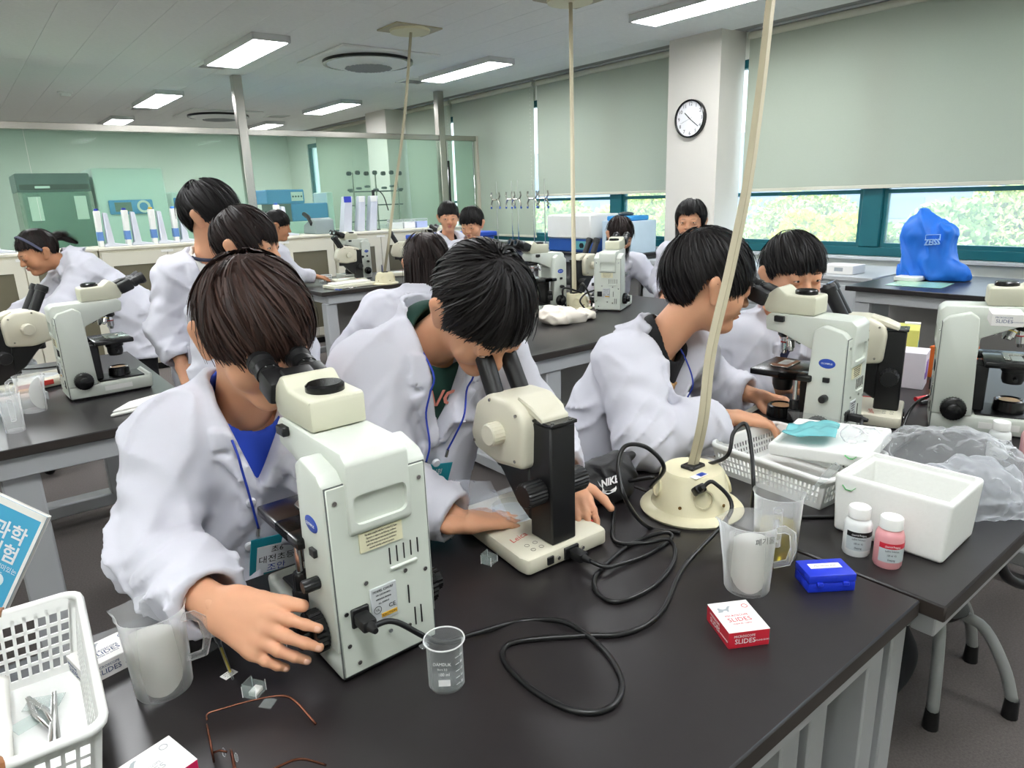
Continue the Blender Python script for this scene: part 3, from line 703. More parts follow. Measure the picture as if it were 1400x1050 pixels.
# ------------------------------------------------------------------ stereo microscope
M_sthead = mat('stereo_head', '#cdc9b6', .38, noise=(9, .03))
def stereo():
    t = thing('stereo_microscope', 'stereo microscope', 'microscope', group='stereo microscopes')
    b = G().prism([(-.09, 0), (.09, 0), (.095, .02), (.08, .235), (.07, .25), (-.07, .25), (-.08, .235), (-.095, .02)], .004, .034, 'z', .006, 2).build('base', M_sthead, t)
    G().bx(-.085, .085, .01, .23, 0, .006).build('rubber_foot', M_rubber, t)
    G().lathe([(0, .0345), (.045, .0345), (.046, .034)], (0, .165, 0), n=32).build('stage_plate', mat('frosted_plate', '#e9ecec', .3), t)
    G().bx(.091, .0962, .04, .16, .016, .0335, .001).build('red_strip', M_red, t)
    text('base_text', 'Leica', .02, onto((-.055, .075, .0345), (0.98, .2, 0), (-.2, .98, 0)), M_red, t, .0001, shear=.3)
    g = G()
    for a in range(4): g.lathe([(.004, 0), (.0046, 0), (.0046, .0003), (.004, .0003), (.004, 0)], (-.06 + (a % 2) * .018, .025 + (a // 2) * .018, .0343), n=14)
    g.build('button_marks', M_ink, t)
    G().bx(-.05, -.036, -.003, .004, .011, .026, .001).build('rocker_switch', M_black, t)
    G().bx(-.012, .02, -.004, .004, .008, .03, .001).build('power_inlet', M_black, t)
    for x in (-.026, .03): G().cyl((x, -.004, .018), (x, .004, .018), .0035, n=10).build('screw', M_chrome, t)
    G().bx(-.028, .028, .012, .072, .034, .25, .003).build('column', M_black, t)
    G().prism([(.008, .25), (.076, .25), (.076, .254), (.008, .256)], -.029, .029, 'x', .001).build('column_cap', M_blackg, t)
    for x in (-.02, .02): G().cyl((x, .016, .2545), (x, .016, .2575), .003, n=10).build('screw', M_chrome, t)
    G().prism([(.07, .06), (.07, .175), (.19, .165), (.15, .13), (.11, .085)], -.03, .03, 'x', .004).build('arm', M_black, t)
    for s in (-1, 1):
        g = G(); knob(g, (s * .028, .04, .13), (s * .068, .04, .13), .023, 22, .0016); g.build('focus_knob', M_black, t)
    h = G().prism([(.06, .165), (.055, .245), (.066, .268), (.1, .285), (.16, .285), (.2, .26), (.222, .2), (.21, .168), (.14, .155)], -.053, .053, 'x', .012, 3).build('head', M_sthead, t)
    G().prism([(.03, .25), (.03, .262), (.06, .276), (.1, .287), (.1, .27), (.06, .26)], -.03, .03, 'x', .003).build('carry_grip', M_sthead, t)
    for s in (-1, 1):
        g = G(); knob(g, (s * .052, .125, .22), (s * .078, .125, .22), .021, 20, .0012); g.build('zoom_knob', M_sthead, t)
        for (y, z) in ((.075, .262), (.08, .178), (.205, .185), (.15, .275)): G().cyl((s * .05, y, z), (s * .0545, y, z), .003, n=8).build('screw', M_steel, t)
    d = Vector((0, math.cos(RAD(61)), math.sin(RAD(61))))
    for s in (-1, 1):
        o = Vector((s * .03, .152, .252)); dd = (d + Vector((-s * .04, 0, 0))).normalized()
        g = G(); g.cyl(o, o + dd * .105, .0165, .0175, 24).cyl(o + dd * .105, o + dd * .118, .0205, .0215, 24).cyl(o + dd * .118, o + dd * .128, .0215, .0195, 24); g.build('eyepiece_tube', M_black, t)
        G().cyl(o + dd * .1279, o + dd * .1284, .0135, n=18).build('eye_lens', M_lens, t)
    G().lathe([(.026, .02), (.026, 0), (0, .002)], (0, .165, .138), n=24).build('objective_ring', M_black, t)
    return t
ster0 = stereo(); ster0.scale = (1.05, 1.05, 1.05); ster_used = []; GT = 'stereo microscopes'
place(ster0, ster_used, (.780, .835, TZ), -2, 'cream and black stereo microscope the bending boy looks into', GT)
place(ster0, ster_used, (2.02, .77, TZ), 20, 'stereo microscope behind the right front microscope, seen from behind', GT)
place(ster0, ster_used, (.02, 3.15, TZ), -75, 'stereo microscope on the left table behind the white microscope', GT)
place(ster0, ster_used, (2.9, 3.05, TZ), -80, 'stereo microscope on the middle table beside the hanging cord', GT)
place(ster0, ster_used, (2.66, 5.33, TZ), 80, 'stereo microscope on the far table with lit base and tilted column', GT)
place(ster0, ster_used, (3.22, 5.38, TZ), 60, 'dark backed stereo microscope on the far table next to the thin cord', GT)
# ------------------------------------------------------------------ people
M_skin = mat('skin', '#cf9a7a', .5, spec=.35, noise=(30, .05), sss=.12)
M_skin2 = mat('skin_tan', '#b98463', .5, spec=.35, noise=(30, .05), sss=.12)
M_lip = mat('lip', '#a8605a', .45, noise=(40, .05)); M_eyew = mat('eye_white', '#d8d4cf', .3); M_iris = mat('iris', '#140d0a', .15)
M_nail = mat('finger_nail', '#d9aa93', .3)
M_coat = mat('lab_coat_cotton', '#c8c8d1', .85, spec=.2, noise=(5, .02), bump=(900, .12, .0006))
M_hair = mat('hair_black', '#100d0d', .5, spec=.28, noise=(60, .3), stretch=(1, 1, .15))
M_hairb = mat('hair_brown', '#2c1d18', .5, spec=.28, noise=(60, .35), stretch=(1, 1, .15))
M_hairl = mat('hair_dark_brown', '#1c1311', .5, spec=.28, noise=(60, .3), stretch=(1, 1, .15))
M_trou = mat('dark_trousers', '#17171b', .8, noise=(12, .15)); M_shoe = mat('shoe', '#2a2a2c', .6)
M_cord = mat('lanyard_blue', '#2038a0', .6); M_badge = mat('badge_teal', '#1d8796', .4); M_pvc = mat('badge_white', '#e4e8ea', .3)
def A3(v): return np.array(v, float)
def nrm(v): v = A3(v); return v / np.linalg.norm(v)
def hand(S_, wr, fwd, pn, side, curl, sc=1.0, spread=.06, thumb=(.55, .75, .25), tcurl=.5):
    fwd = nrm(fwd); pn = A3(pn) - fwd * (A3(pn) @ fwd); pn = nrm(pn); sd = np.cross(fwd, pn); sd = sd if sd @ A3(side) > 0 else -sd
    wr = A3(wr); tips = []
    S_.cone(wr - fwd * .03 * sc, wr + fwd * .012 * sc, .024 * sc, .025 * sc, .012, (pn, .74))
    for o in (-.02, -.006, .008, .021):
        S_.cone(wr + fwd * .012 * sc + sd * o * .75 * sc, wr + fwd * .072 * sc + sd * o * 1.15 * sc, .0145 * sc, .0115 * sc, .012, (pn, .85))
    S_.ell(wr + fwd * .03 * sc + sd * .02 * sc + pn * .008 * sc, (.022 * sc, .016 * sc, .013 * sc), np.stack([fwd, sd, pn], 1), .012)
    for i, (o, L, r) in enumerate(((.026, .066, .0082), (.009, .073, .0085), (-.008, .068, .0082), (-.0245, .052, .0072))):
        p = wr + fwd * (.074 - abs(o - .005) * .18) * sc + sd * o * sc; c = curl[i] if hasattr(curl[i], '__len__') else (curl[i] * .6, curl[i], curl[i] * .7)
        a = 0; sp = o * spread / .026
        for j, f in enumerate((.44, .31, .25)):
            a += c[j]; d = nrm((fwd + sd * sp) * math.cos(a) + pn * math.sin(a)); q = p + d * L * f * sc
            S_.cone(p, q, r * (1 - .1 * j) * sc, r * (.92 - .11 * j) * sc, .0035 if j else .007); p = q
        nrmv = nrm(-(pn * math.cos(a) - fwd * math.sin(a))); tips.append((p - d * .002 * sc, d, nrmv, r * .72 * sc))
    p = wr + fwd * .018 * sc + sd * .022 * sc; d0 = nrm(fwd * thumb[0] + sd * thumb[1] + pn * thumb[2]); a = 0
    for j, L in enumerate((.034, .03, .024)):
        d = nrm(d0 * math.cos(a) + (fwd * .9 + pn * .3) * math.sin(a)); q = p + d * L * sc; S_.cone(p, q, (.0135, .0108, .0095)[j] * sc, (.0108, .0095, .008)[j] * sc, .008 if j == 0 else .004); p = q; a += tcurl
    tips.append((p - d * .003 * sc, d, nrm(sd * .6 - pn * .8), .0068 * sc))
    return tips
def vary(m, lo=.55, hi=1.9):
    # every strand its own shade
    nt = m.node_tree; p = nt.nodes['Principled BSDF']; src = p.inputs['Base Color'].links[0].from_socket; g = nt.nodes.new('ShaderNodeNewGeometry'); r = nt.nodes.new('ShaderNodeMapRange')
    r.inputs[3].default_value = lo; r.inputs[4].default_value = hi; nt.links.new(g.outputs['Random Per Island'], r.inputs[0])
    mx = nt.nodes.new('ShaderNodeMix'); mx.data_type = 'RGBA'; mx.blend_type = 'MULTIPLY'; mx.inputs[0].default_value = 1
    nt.links.new(src, mx.inputs[6]); nt.links.new(r.outputs[0], mx.inputs[7]); nt.links.new(mx.outputs[2], p.inputs['Base Color'])
for _m in (M_hair, M_hairb, M_hairl): vary(_m)
def hair_edge(style, a):
    """lower hair limit (head units) over azimuth a: 0 front, pi back"""
    x = np.abs(a)
    T = {'bowl': ([0, .55, .95, 1.2, 1.32, 1.75, 1.95, 2.3, 3.15], [.02, .01, -.012, -.016, .024, .026, -.03, -.05, -.062]),
         'fringe': ([0, .3, .7, .95, 1.18, 1.32, 1.75, 1.95, 2.3, 3.15], [.012, .006, -.004, -.012, -.026, .016, .02, -.035, -.06, -.07]),
         'short': ([0, .6, .95, 1.18, 1.32, 1.75, 1.95, 2.3, 3.15], [.034, .028, .008, -.018, .024, .028, -.03, -.048, -.06]),
         'long': ([0, .45, .8, 1.1, 1.6, 2.2, 3.15], [.05, .06, .02, -.10, -.24, -.27, -.28]),
         'veil': ([0, .35, .7, 1.1, 1.6, 2.2, 3.15], [-.03, -.10, -.2, -.26, -.3, -.3, -.3]),
         'tied': ([0, .6, .95, 1.25, 1.6, 2.0, 3.15], [.055, .05, .03, .0, .015, -.03, -.05])}[style]
    return np.interp(x, *T)
def make_hair(c, R, hs, style, n, seed, m, vox, crown=(0, -.42, .9), vol=1.0, base=A3((0, 0, 0)), parent=None, sweep=.25, length=.1, wisp=.006, pony=None):
    rnd = np.random.RandomState(seed); C0 = A3((0, -.012, .03)); RD = A3((.0855, .104, .1)) * A3((vol, vol, vol))
    w = lambda L: c + R @ (A3(L) * hs)
    S_ = S(); S_.ell(w(C0), RD * hs * .968, R, .01)
    if style in ('long', 'veil'):
        dn = R.T @ A3((0, 0, -1.0)); L = .24 if style == 'long' else .26; e = .6 * dn + A3((0, 0, -.4))
        S_.cone(w((0, -.055, -.0)), w(A3((0, -.06, 0)) + nrm(e) * L), .07 * hs, .058 * hs, .03, (R[:, 1], .55))
    if pony is not None:
        S_.cone(w((0, -.1, .04)), w((0, -.135, .035)), .022 * hs, .02 * hs, .015); S_.cone(w((0, -.135, .035)), w(pony), .022 * hs, .01 * hs, .02)
    lo = c - .42 * hs; hi = c + .32 * hs
    def edge(X, Y, Z, Dv):
        x, y, z = X - c[0], Y - c[1], Z - c[2]; u = [(x * R[0, i] + y * R[1, i] + z * R[2, i]) / hs for i in range(3)]
        a = np.arctan2(u[0], u[1] + .02); e = hair_edge(style, a) + .007 * np.sin(a * 23 + 5 * np.sin(a * 7 + seed)) * (np.abs(a) < 1.4)
        rl = .0022 * np.sin(a * 55 + 6 * vnoise(u[0] * 30, u[1] * 30, u[2] * 12, seed)) + .004 * vnoise(u[0] * 22, u[1] * 22, u[2] * 9, seed)
        return np.maximum(Dv - rl * hs, (e - u[2]) * hs * .8)
    S_.func(edge, lo, hi, .01, 'g')
    V, F = S_.mesh(vox)
    # strands as thin tapering ribbons combed away from the crown
    cr = nrm(crown); e1 = nrm(np.cross(cr, (0, 1, 0)) if abs(cr[1]) < .9 else (1, 0, 0)); e2 = np.cross(cr, e1)
    SV = []; SF = []; K = 7; nv = len(V); nc = n // 7 + 1; ci = np.arange(n) // 7; N1 = rnd.normal
    cth = rnd.rand(nc) * 2 * math.pi; cph = np.arccos(1 - 1.75 * rnd.rand(nc) ** .9); cl = rnd.rand(nc) * .05; cw = N1(size=nc) * wisp; cst = .8 + .5 * rnd.rand(nc); cwob = N1(size=nc) * .45
    th = cth[ci] + N1(size=n) * .07 / np.maximum(.25, np.sin(cph[ci])); ph = np.maximum(.01, cph[ci] + N1(size=n) * .06); stp = length / .1 * cst[ci] * (.85 + .3 * rnd.rand(n)) / K
    lift = cl[ci] + rnd.rand(n) * .018; wob = cwob[ci] + N1(size=n) * .1; wl = cw[ci] + N1(size=n) * wisp * .35; tilt = N1(size=n) * .45; wd = .0011 + .0014 * rnd.rand(n)
    PT = np.zeros((K + 1, n, 3)); ok = np.zeros((K + 1, n), bool); alive = np.ones(n, bool); falling = np.zeros(n, bool); fp = np.zeros((n, 3)); fk = np.zeros(n)
    ff = A3((0, 0, -1)) * .45 + nrm(R.T @ A3((0, 0, -1.0))) * .55
    for k in range(K + 1):
        d = cr[None] * np.cos(ph)[:, None] + (e1[None] * np.cos(th)[:, None] + e2[None] * np.sin(th)[:, None]) * np.sin(ph)[:, None]
        p = C0 + RD * d * (1 + lift * (.6 + .4 * k / K))[:, None] + d * (wl * (k / K) ** 2)[:, None]
        if style in ('long', 'veil'):
            st = ~falling & (p[:, 2] < -.005) & (np.abs(np.arctan2(p[:, 0], p[:, 1] + .02)) > .35); fp[st] = p[st]; falling |= st
            q = fp + ff[None] * (.032 * fk)[:, None] + np.stack([wl, wl, wl * 0], 1) * .6; fk += falling; p = np.where(falling[:, None], q, p)
        a = np.arctan2(p[:, 0], p[:, 1] + .02); ed = hair_edge(style, a); alive &= p[:, 2] > ed - .006 - np.abs(wl) - falling * .012
        PT[k] = p; ok[k] = alive; ph = ph + stp; th = th + sweep * stp * (1 + wob)
    cnt = ok.sum(0); T = np.zeros_like(PT); T[1:-1] = PT[2:] - PT[:-2]; T[0] = PT[1] - PT[0]; T[-1] = PT[-1] - PT[-2]
    NN = (PT - C0) / RD; NN /= np.linalg.norm(NN, axis=2)[..., None] + 1e-9; SD = np.cross(T, NN); SD /= np.linalg.norm(SD, axis=2)[..., None] + 1e-9; SD = SD + NN * tilt[None, :, None]
    fr_ = np.clip(np.arange(K + 1)[:, None] / np.maximum(cnt - 1, 1)[None], 0, 1); QW = wd[None] * (1 - .75 * fr_ ** 2) * np.where(np.arange(K + 1)[:, None] == 0, .5, 1)
    L_ = PT - SD * QW[..., None]; R2 = PT + SD * QW[..., None]
    AL = np.stack([L_, R2], 2).transpose(1, 0, 2, 3).reshape(-1, 3)      # strand, step, side
    W_ = c + (AL * hs) @ R.T; keep = np.argwhere((cnt[:, None] >= 3) & (np.arange(K)[None] < (cnt - 1)[:, None]))
    b0 = nv + keep[:, 0] * 2 * (K + 1) + keep[:, 1] * 2; RF = np.stack([b0, b0 + 1, b0 + 3, b0 + 2], 1)
    used_ = np.zeros(len(W_), bool); used_[(RF - nv).ravel()] = True; remap = np.cumsum(used_) - 1; RF = nv + remap[RF - nv]; SV = [x for x in [W_[used_]]]; SF = RF.tolist(); nstr = int(used_.sum()); extra = []
    if pony is not None:
        pa = A3((0, -.13, .036)); pb = A3(pony)
        for i in range(n // 5):
            b = nv + nstr + len(extra); o = rnd.normal(size=3) * .012; e = rnd.normal(size=3) * .014
            for k in range(5):
                t = k / 4; p = pa * (1 - t) + pb * t + o * (1 - t) + e * t + A3((0, -.015, .02)) * math.sin(t * 3.1); s = A3((1, 0, .3)) * .002 * (1 - .7 * t); extra.append(w(p - s)); extra.append(w(p + s))
            for k in range(4): SF.append((b + 2 * k, b + 2 * k + 1, b + 2 * k + 3, b + 2 * k + 2))
    V = np.concatenate([V, SV[0]] + ([np.array(extra)] if extra else []))
    Fa = F.tolist() + SF
    return mesh_obj('hair', V - base, Fa, m, parent, 180)
def person(label, P, look, style='bowl', hairm=None, skin=None, shirt='#2a3fa0', strands=1500, fine=1, seed=1, vdepth=.17, vw=.062, hands=None, crown=(0, -.42, .9), vol=1.0, head_up=(0, 0, 1),
           hs=1.0, girth=1.0, sweep=.25, eyes=True, pony=None, hem=.5, sit=False, wrinkle=1.0, trousers=None, vskew=0.0, lapel=.05, open_below=0.0, collar_z=(.006, .034)):
    skin = skin or M_skin; hairm = hairm or M_hair; hands = hands or {}
    P = {k: A3(v) for k, v in P.items()}; nb, pel, hd = P['nb'], P['pel'], P['head']
    u = nrm(nb - pel); x = P['shR'] - P['shL']; x = nrm(x - u * (x @ u)); f = np.cross(u, x)
    base = A3((pel[0], pel[1], 0)) if not sit else A3((pel[0], pel[1], 0))
    y = nrm(look); z = A3(head_up); z = nrm(z - y * (z @ y)); xr = np.cross(y, z); R = np.stack([xr, y, z], 1)
    hw = lambda *L: hd + R @ (A3(L) * hs)
    # ---- head
    H = S(); E = lambda c, r, k=.02, op='+': H.ell(hw(*c), A3(r) * hs, R, k * hs, op)
    E((0, -.012, .03), (.075, .092, .086)); E((0, .018, -.022), (.064, .074, .078), .03)
    H.cone(hw(0, -.005, -.055), hw(0, .052, -.088), .048 * hs, .026 * hs, .03)
    for s in (-1, 1):
        E((s * .036, .058, -.032), (.028, .024, .032), .02); E((s * .031, .1, .001), (.019, .014, .0105), .014, '-'); E((s * .031, .083, .0), (.0165, .0125, .0125), .005)
        E((s * .0115, .099, -.029), (.0085, .009, .0072), .008)
        H.cone(hw(s * .078, -.004, -.032), hw(s * .089, -.016, .006), .0125 * hs, .0205 * hs, .009, (R @ A3((1, .45 * s, 0)), .36)); E((s * .096, -.006, -.003), (.0055, .010, .017), .005, '-')
    E((0, .08, .018), (.05, .013, .012), .02); H.cone(hw(0, .09, .008), hw(0, .107, -.026), .0058 * hs, .0105 * hs, .012)
    E((0, .0925, -.0515), (.02, .0095, .0052), .006); E((0, .0905, -.0625), (.017, .0095, .0065), .006); H.cone(hw(-.02, .102, -.057), hw(.02, .102, -.057), .0022 * hs, .0022 * hs, .004, None, '-')
    E((0, .075, -.09), (.02, .017, .016), .02)
    H.cone(hw(0, -.02, -.055), nb - u * .03, .046 * hs, .054, .025)
    Vs, Fs = [], []; off = 0
    def put(v, q):
        nonlocal off
        Vs.append(v); Fs.append(q + off); off += len(v)
    put(*H.mesh(.0033 if fine == 2 else .0042 if fine == 1 else .007))
    # ---- torso, arms and legs under the clothes
    g = girth; B = S(); ch = pel + (nb - pel) * .68
    B.cone(pel, ch, .115 * g, .12 * g, .04, (f, .68)); B.cone(nb - u * .05, P['shR'] - u * .012, .036, .038, .03); B.cone(nb - u * .05, P['shL'] - u * .012, .036, .038, .03)
    if sit: hp = [(pel + x * s * .08 * g, pel + x * s * .1 + f * A3((1, 1, 0)) * .36 + A3((0, 0, -.02)), None) for s in (1, -1)]
    legs = []
    for s in (1, -1):
        h0 = pel + x * s * .075 * g; h0[2] = min(h0[2], .8)
        if sit:
            ff = nrm(f * A3((1, 1, 0))); k0 = h0 + ff * .36; k0[2] = h0[2] - .02; a0 = k0 + A3((0, 0, -1)) * (k0[2] - .08) - ff * .05; a0[2] = .08
        else: k0 = A3((h0[0], h0[1], h0[2] * .53)) + nrm(f * A3((1, 1, 0))) * .02; a0 = A3((h0[0], h0[1], .08))
        legs.append((h0, k0, a0)); B.cone(h0, k0, .07 * g, .05, .03); B.cone(k0, a0, .05, .036, .02)
    for q in 'RL': B.cone(P['sh' + q], P['el' + q], .04, .034, .02); B.cone(P['el' + q], P['wr' + q], .034, .024, .02)
    put(*B.mesh(.016 if fine else .022))
    nails = G()
    for q in 'RL':
        hn = hands.get(q)
        if hn is None:
            d = nrm(P['wr' + q] - P['el' + q]); hn = dict(fwd=d, pn=(0, 0, -1) if abs(d[2]) < .8 else -f, side=f if q == 'R' else f, curl=(.4, .4, .45, .5))
        hn = dict(hn); HS = S(); tips = hand(HS, P['wr' + q], **hn); put(*HS.mesh(.0022 if (fine == 2 and q in hands) else .0045))
        if fine == 2 and q in hands:
            for (tp, d, nv, r) in tips: nails.ell(tp + nv * r * .86 - base, (r * .62, .0014, r * .8), Matrix((Vector(np.cross(d, nv)), Vector(nv), Vector(d))).transposed(), 10, 6)
    body = mesh_obj('person', np.concatenate(Vs) - base, np.concatenate(Fs), skin, None, 180); body.location = base; tag(body, label, 'person', 'students in white lab coats')
    if nails.V: nails.build('finger_nails', M_nail, body, 180)
    def rb(L): return Vector(hw(*L) - base)
    RM = Matrix(R.tolist())
    if eyes:
        for s in (-1, 1):
            e = G().ell(rb((s * .031, .0905, .0015)), (.0125 * hs, .006 * hs, .0034 * hs), RM, 14, 8).build('eye', M_eyew, body, 180)
            G().ell(rb((s * .031, .0945, .0015)), (.0052 * hs, .0026 * hs, .0033 * hs), RM, 12, 8).build('iris', M_iris, e, 180)
            G().tube([rb((s * (.031 + d), .0955 - abs(d) * .25, (.0047 - d * d * 18))) for d in (-.015, -.008, 0, .008, .015)], [.0005, .0013, .0016, .0014, .0006], 6).build('eyelash', M_hair, e, 180)
            G().tube([rb((s * (.03 + d), .0945 - max(d, 0) * .7 - abs(d) * .1, .023 - d * d * 9)) for d in (-.018, -.008, .004, .015, .024)], [.0015, .0028, .003, .0024, .0008], 6, flat=.5).build('eyebrow', M_hair, body, 180)
        G().ell(rb((0, .0945, -.0525)), (.0175 * hs, .0085 * hs, .0042 * hs), RM, 14, 8).ell(rb((0, .0935, -.0615)), (.015 * hs, .0085 * hs, .005 * hs), RM, 14, 8).build('lips', M_lip, body, 180)
    make_hair(hd, R, hs, style, strands, seed, hairm, .0038 if fine == 2 else .005 if fine == 1 else .008, crown, vol, base, body, sweep, pony=pony)
    # ---- trousers and shoes
    T = S(); SH = [S(), S()]
    for i, (h0, k0, a0) in enumerate(legs): T.cone(h0, k0, .088 * g, .066, .03); T.cone(k0, a0 + A3((0, 0, .0)), .066, .052, .02)
    T.cone(pel, pel - u * .05, .125 * g, .12 * g, .03, (f, .72)); v, q = T.mesh(.018 if fine else .022)
    mesh_obj('trousers', v - base, q, trousers or M_trou, body, 180)
    ff = nrm(f * A3((1, 1, 0)))
    for (h0, k0, a0), s_ in zip(legs, SH):
        s_.cone(A3((a0[0], a0[1], .04)) - ff * .03, A3((a0[0], a0[1], .035)) + ff * .13, .042, .036, .02, ((0, 0, 1), .8)); v, q = s_.mesh(.012); v = v.copy(); v[:, 2] = np.maximum(v[:, 2], .001); mesh_obj('shoe', v - base, q, M_shoe, body, 180)
    # ---- shirt
    def loc(X, Y, Z): X, Y, Z = X - nb[0], Y - nb[1], Z - nb[2]; return [X * a[0] + Y * a[1] + Z * a[2] for a in (x, f, u)]
    Q = S(); Q.cone(pel + (nb - pel) * .25, ch, .128 * g, .135 * g, .04, (f, .68)); Q.cone(nb - u * .035, P['shR'] - u * .01, .05, .045, .04); Q.cone(nb - u * .035, P['shL'] - u * .01, .05, .045, .04)
    Q.cone(nb - u * .1, nb + u * .006, .08, .07, .03)
    Q.cone(nb - u * .015 + f * .012, hd, .0605, .07, .012, None, '-')
    v, q = Q.mesh(.0055 if fine == 2 else .011)
    sh = mesh_obj('shirt', v - base, q, shirt if not isinstance(shirt, str) else mat('shirt_' + shirt, shirt, .8, noise=(20, .08)), body, 180); shirtV = v
    # ---- lab coat
    Kt = S(); wa = pel + (nb - pel) * .33; hm = A3((pel[0], pel[1], hem)) - f * A3((1, 1, 0)) * .02
    Kt.cone(wa, ch, .155 * g, .163 * g, .05, (f, .7)); Kt.cone(pel, wa, .165 * g, .155 * g, .05, (f, .76)); Kt.cone(pel, hm, .165 * g, .195 * g, .05, (f, .8))
    for q in 'RL':
        s0, e0, w0 = P['sh' + q], P['el' + q], P['wr' + q]; d = nrm(w0 - e0); we = w0 - d * .012
        Kt.cone(nb - u * .03, s0, .062, .062, .05); Kt.cone(s0, e0, .071 * g, .06 * g, .035, None, '+', (.002 * wrinkle, 21)); Kt.cone(e0, we, .06 * g, .052, .03, None, '+', (.002 * wrinkle, 27))
    def relief(X, Y, Z):
        p = X + Y; a = vnoise(7 * (Z + .7 * X - .5 * Y), 4 * (X - .4 * Z), 4 * (Y + .4 * Z), seed); b = vnoise(15 * (Z - .8 * X + .6 * Y) + a, 7 * X + a, 7 * Y, seed + 3); c_ = vnoise(X * 34, Y * 34, Z * 26, seed + 5)
        return -wrinkle * (.0105 * np.clip(1 - 2.2 * np.abs(a), 0, 1) ** 1.5 + .0075 * np.clip(1 - 2.6 * np.abs(b), 0, 1) ** 1.6 + .0012 * c_)
    lo = np.min(list(P.values()), axis=0) - .3; hi = np.max(list(P.values()), axis=0) + .3; lo[2] = min(lo[2], hem - .1)
    Kt.func(relief, lo, hi, .01, 'n')
    Vd = vdepth
    def vwid(lu): return vw * np.clip((lu + Vd) / Vd, 0, 1.25)
    def lap(X, Y, Z, D):
        lx, lf, lu = loc(X, Y, Z); lx = lx - vskew * np.clip(-lu / Vd, 0, 1); w = vwid(lu); t = np.clip((lu + Vd) / Vd, 0, 1)
        lw = lapel * (1 - .55 * np.abs(t - .62) / .62) * np.where((t > .60) & (t < .68), .45, 1)
        reg = np.maximum(np.maximum(np.abs(lx) - w - lw, w - np.abs(lx) - .01), np.maximum(np.maximum(-lu - Vd + .0, lu - .0), -lf + .0))
        D2 = np.minimum(D, np.maximum(np.abs(D - .005) - .005, reg))
        placket = np.maximum(np.abs(lx - .018) - .02, np.maximum(lu + Vd, -lf)); return np.minimum(D2, np.maximum(np.abs(D - .002) - .003, placket))
    Kt.func(lap, lo, hi, .01, 'g')
    def collar(X, Y, Z):
        lx, lf, lu = loc(X, Y, Z); r = np.sqrt(lx ** 2 + (lf + .012) ** 2); r0 = .066 + .02 * np.clip((.03 - lu) / .05, 0, 1.2) ** 1.5 * 1.9
        return np.maximum(np.maximum(np.abs(r - r0) - (.0048 if fine == 2 else .0075 if fine else .011), np.abs(lu - collar_z[0]) - collar_z[1]), lf - .045) * .8
    Kt.func(collar, nb - .15, nb + .15, .008, '+')
    Kt.cone(nb - u * .05 + f * .005, nb + u * .16 + f * .0, .057, .066, .006, None, '-')
    def vcut(X, Y, Z):
        lx, lf, lu = loc(X, Y, Z); lx = lx - vskew * np.clip(-lu / Vd, 0, 1); a = np.maximum(np.abs(lx) - vwid(lu), np.maximum(-lf, -(lu + Vd)))
        if open_below: a = np.minimum(a, np.maximum(np.abs(lx) - open_below * np.clip((-lu - Vd * 1.35) / .2, 0, 1), np.maximum(-lf, lu + Vd * 1.35)))
        return a
    Kt.func(vcut, lo, hi, .005, '-')
    # hollow under the skirt and in the cuffs
    Kt.cone(hm - A3((0, 0, .1)), pel - u * .02, .17 * g, .14 * g, .01, (f, .78), '-')
    Kt.func(lambda X, Y, Z: Z - hem, A3((pel[0] - .4, pel[1] - .4, hem - .35)), A3((pel[0] + .4, pel[1] + .4, hem)), .004, '-')
    for q in 'RL':
        e0, w0 = P['el' + q], P['wr' + q]; d = nrm(w0 - e0)
        Kt.func(lambda X, Y, Z, d=d, w0=w0: np.maximum(-((X - w0[0] + d[0] * .02) * d[0] + (Y - w0[1] + d[1] * .02) * d[1] + (Z - w0[2] + d[2] * .02) * d[2]), np.sqrt((X - w0[0]) ** 2 + (Y - w0[1]) ** 2 + (Z - w0[2]) ** 2) - .085), w0 - .09, w0 + .09, .004, '-')
        Kt.cone(w0 - d * .07, w0 + d * .03, .034, .046, .004, None, '-')
    v, q = Kt.mesh(.0064 if fine == 2 else .0098 if fine == 1 else .014)
    coat = mesh_obj('lab_coat', v - base, q, M_coat, body, 180)
    CV = v; l = v - nb; LX, LF, LU = l @ x, l @ f, l @ u
    def surf(lx, lu, off=.004, shirt_=False):
        if shirt_: l2 = shirtV - nb; a, b, c2, vv = l2 @ x, l2 @ f, l2 @ u, shirtV
        else: a, b, c2, vv = LX, LF, LU, CV
        g_ = (np.abs(a - lx) < .022) & (np.abs(c2 - lu) < .022) & (b > 0) & (b < .17); j = np.where(g_)[0]
        if len(j) == 0: j = np.argsort(np.hypot(a - lx, c2 - lu) + (b < 0))[:6]
        i = j[int(np.argmax(b[j]))]; return vv[i] + f * off + x * (lx - a[i]) + u * (lu - c2[i])
    if fine:
        for k in range(3):
            p = surf(.02, -Vd - .02 - .1 * k, .0) - base
            G().lathe([(0, .003), (.0075, .0026), (.0085, .001), (.0085, -.004)], p, f, 16).build('button', mat('button_white', '#d8d8dc', .3), coat)
        pk = []
    return dict(body=body, coat=coat, surf=surf, base=base, x=x, f=f, u=u, nb=nb, shirt=sh)
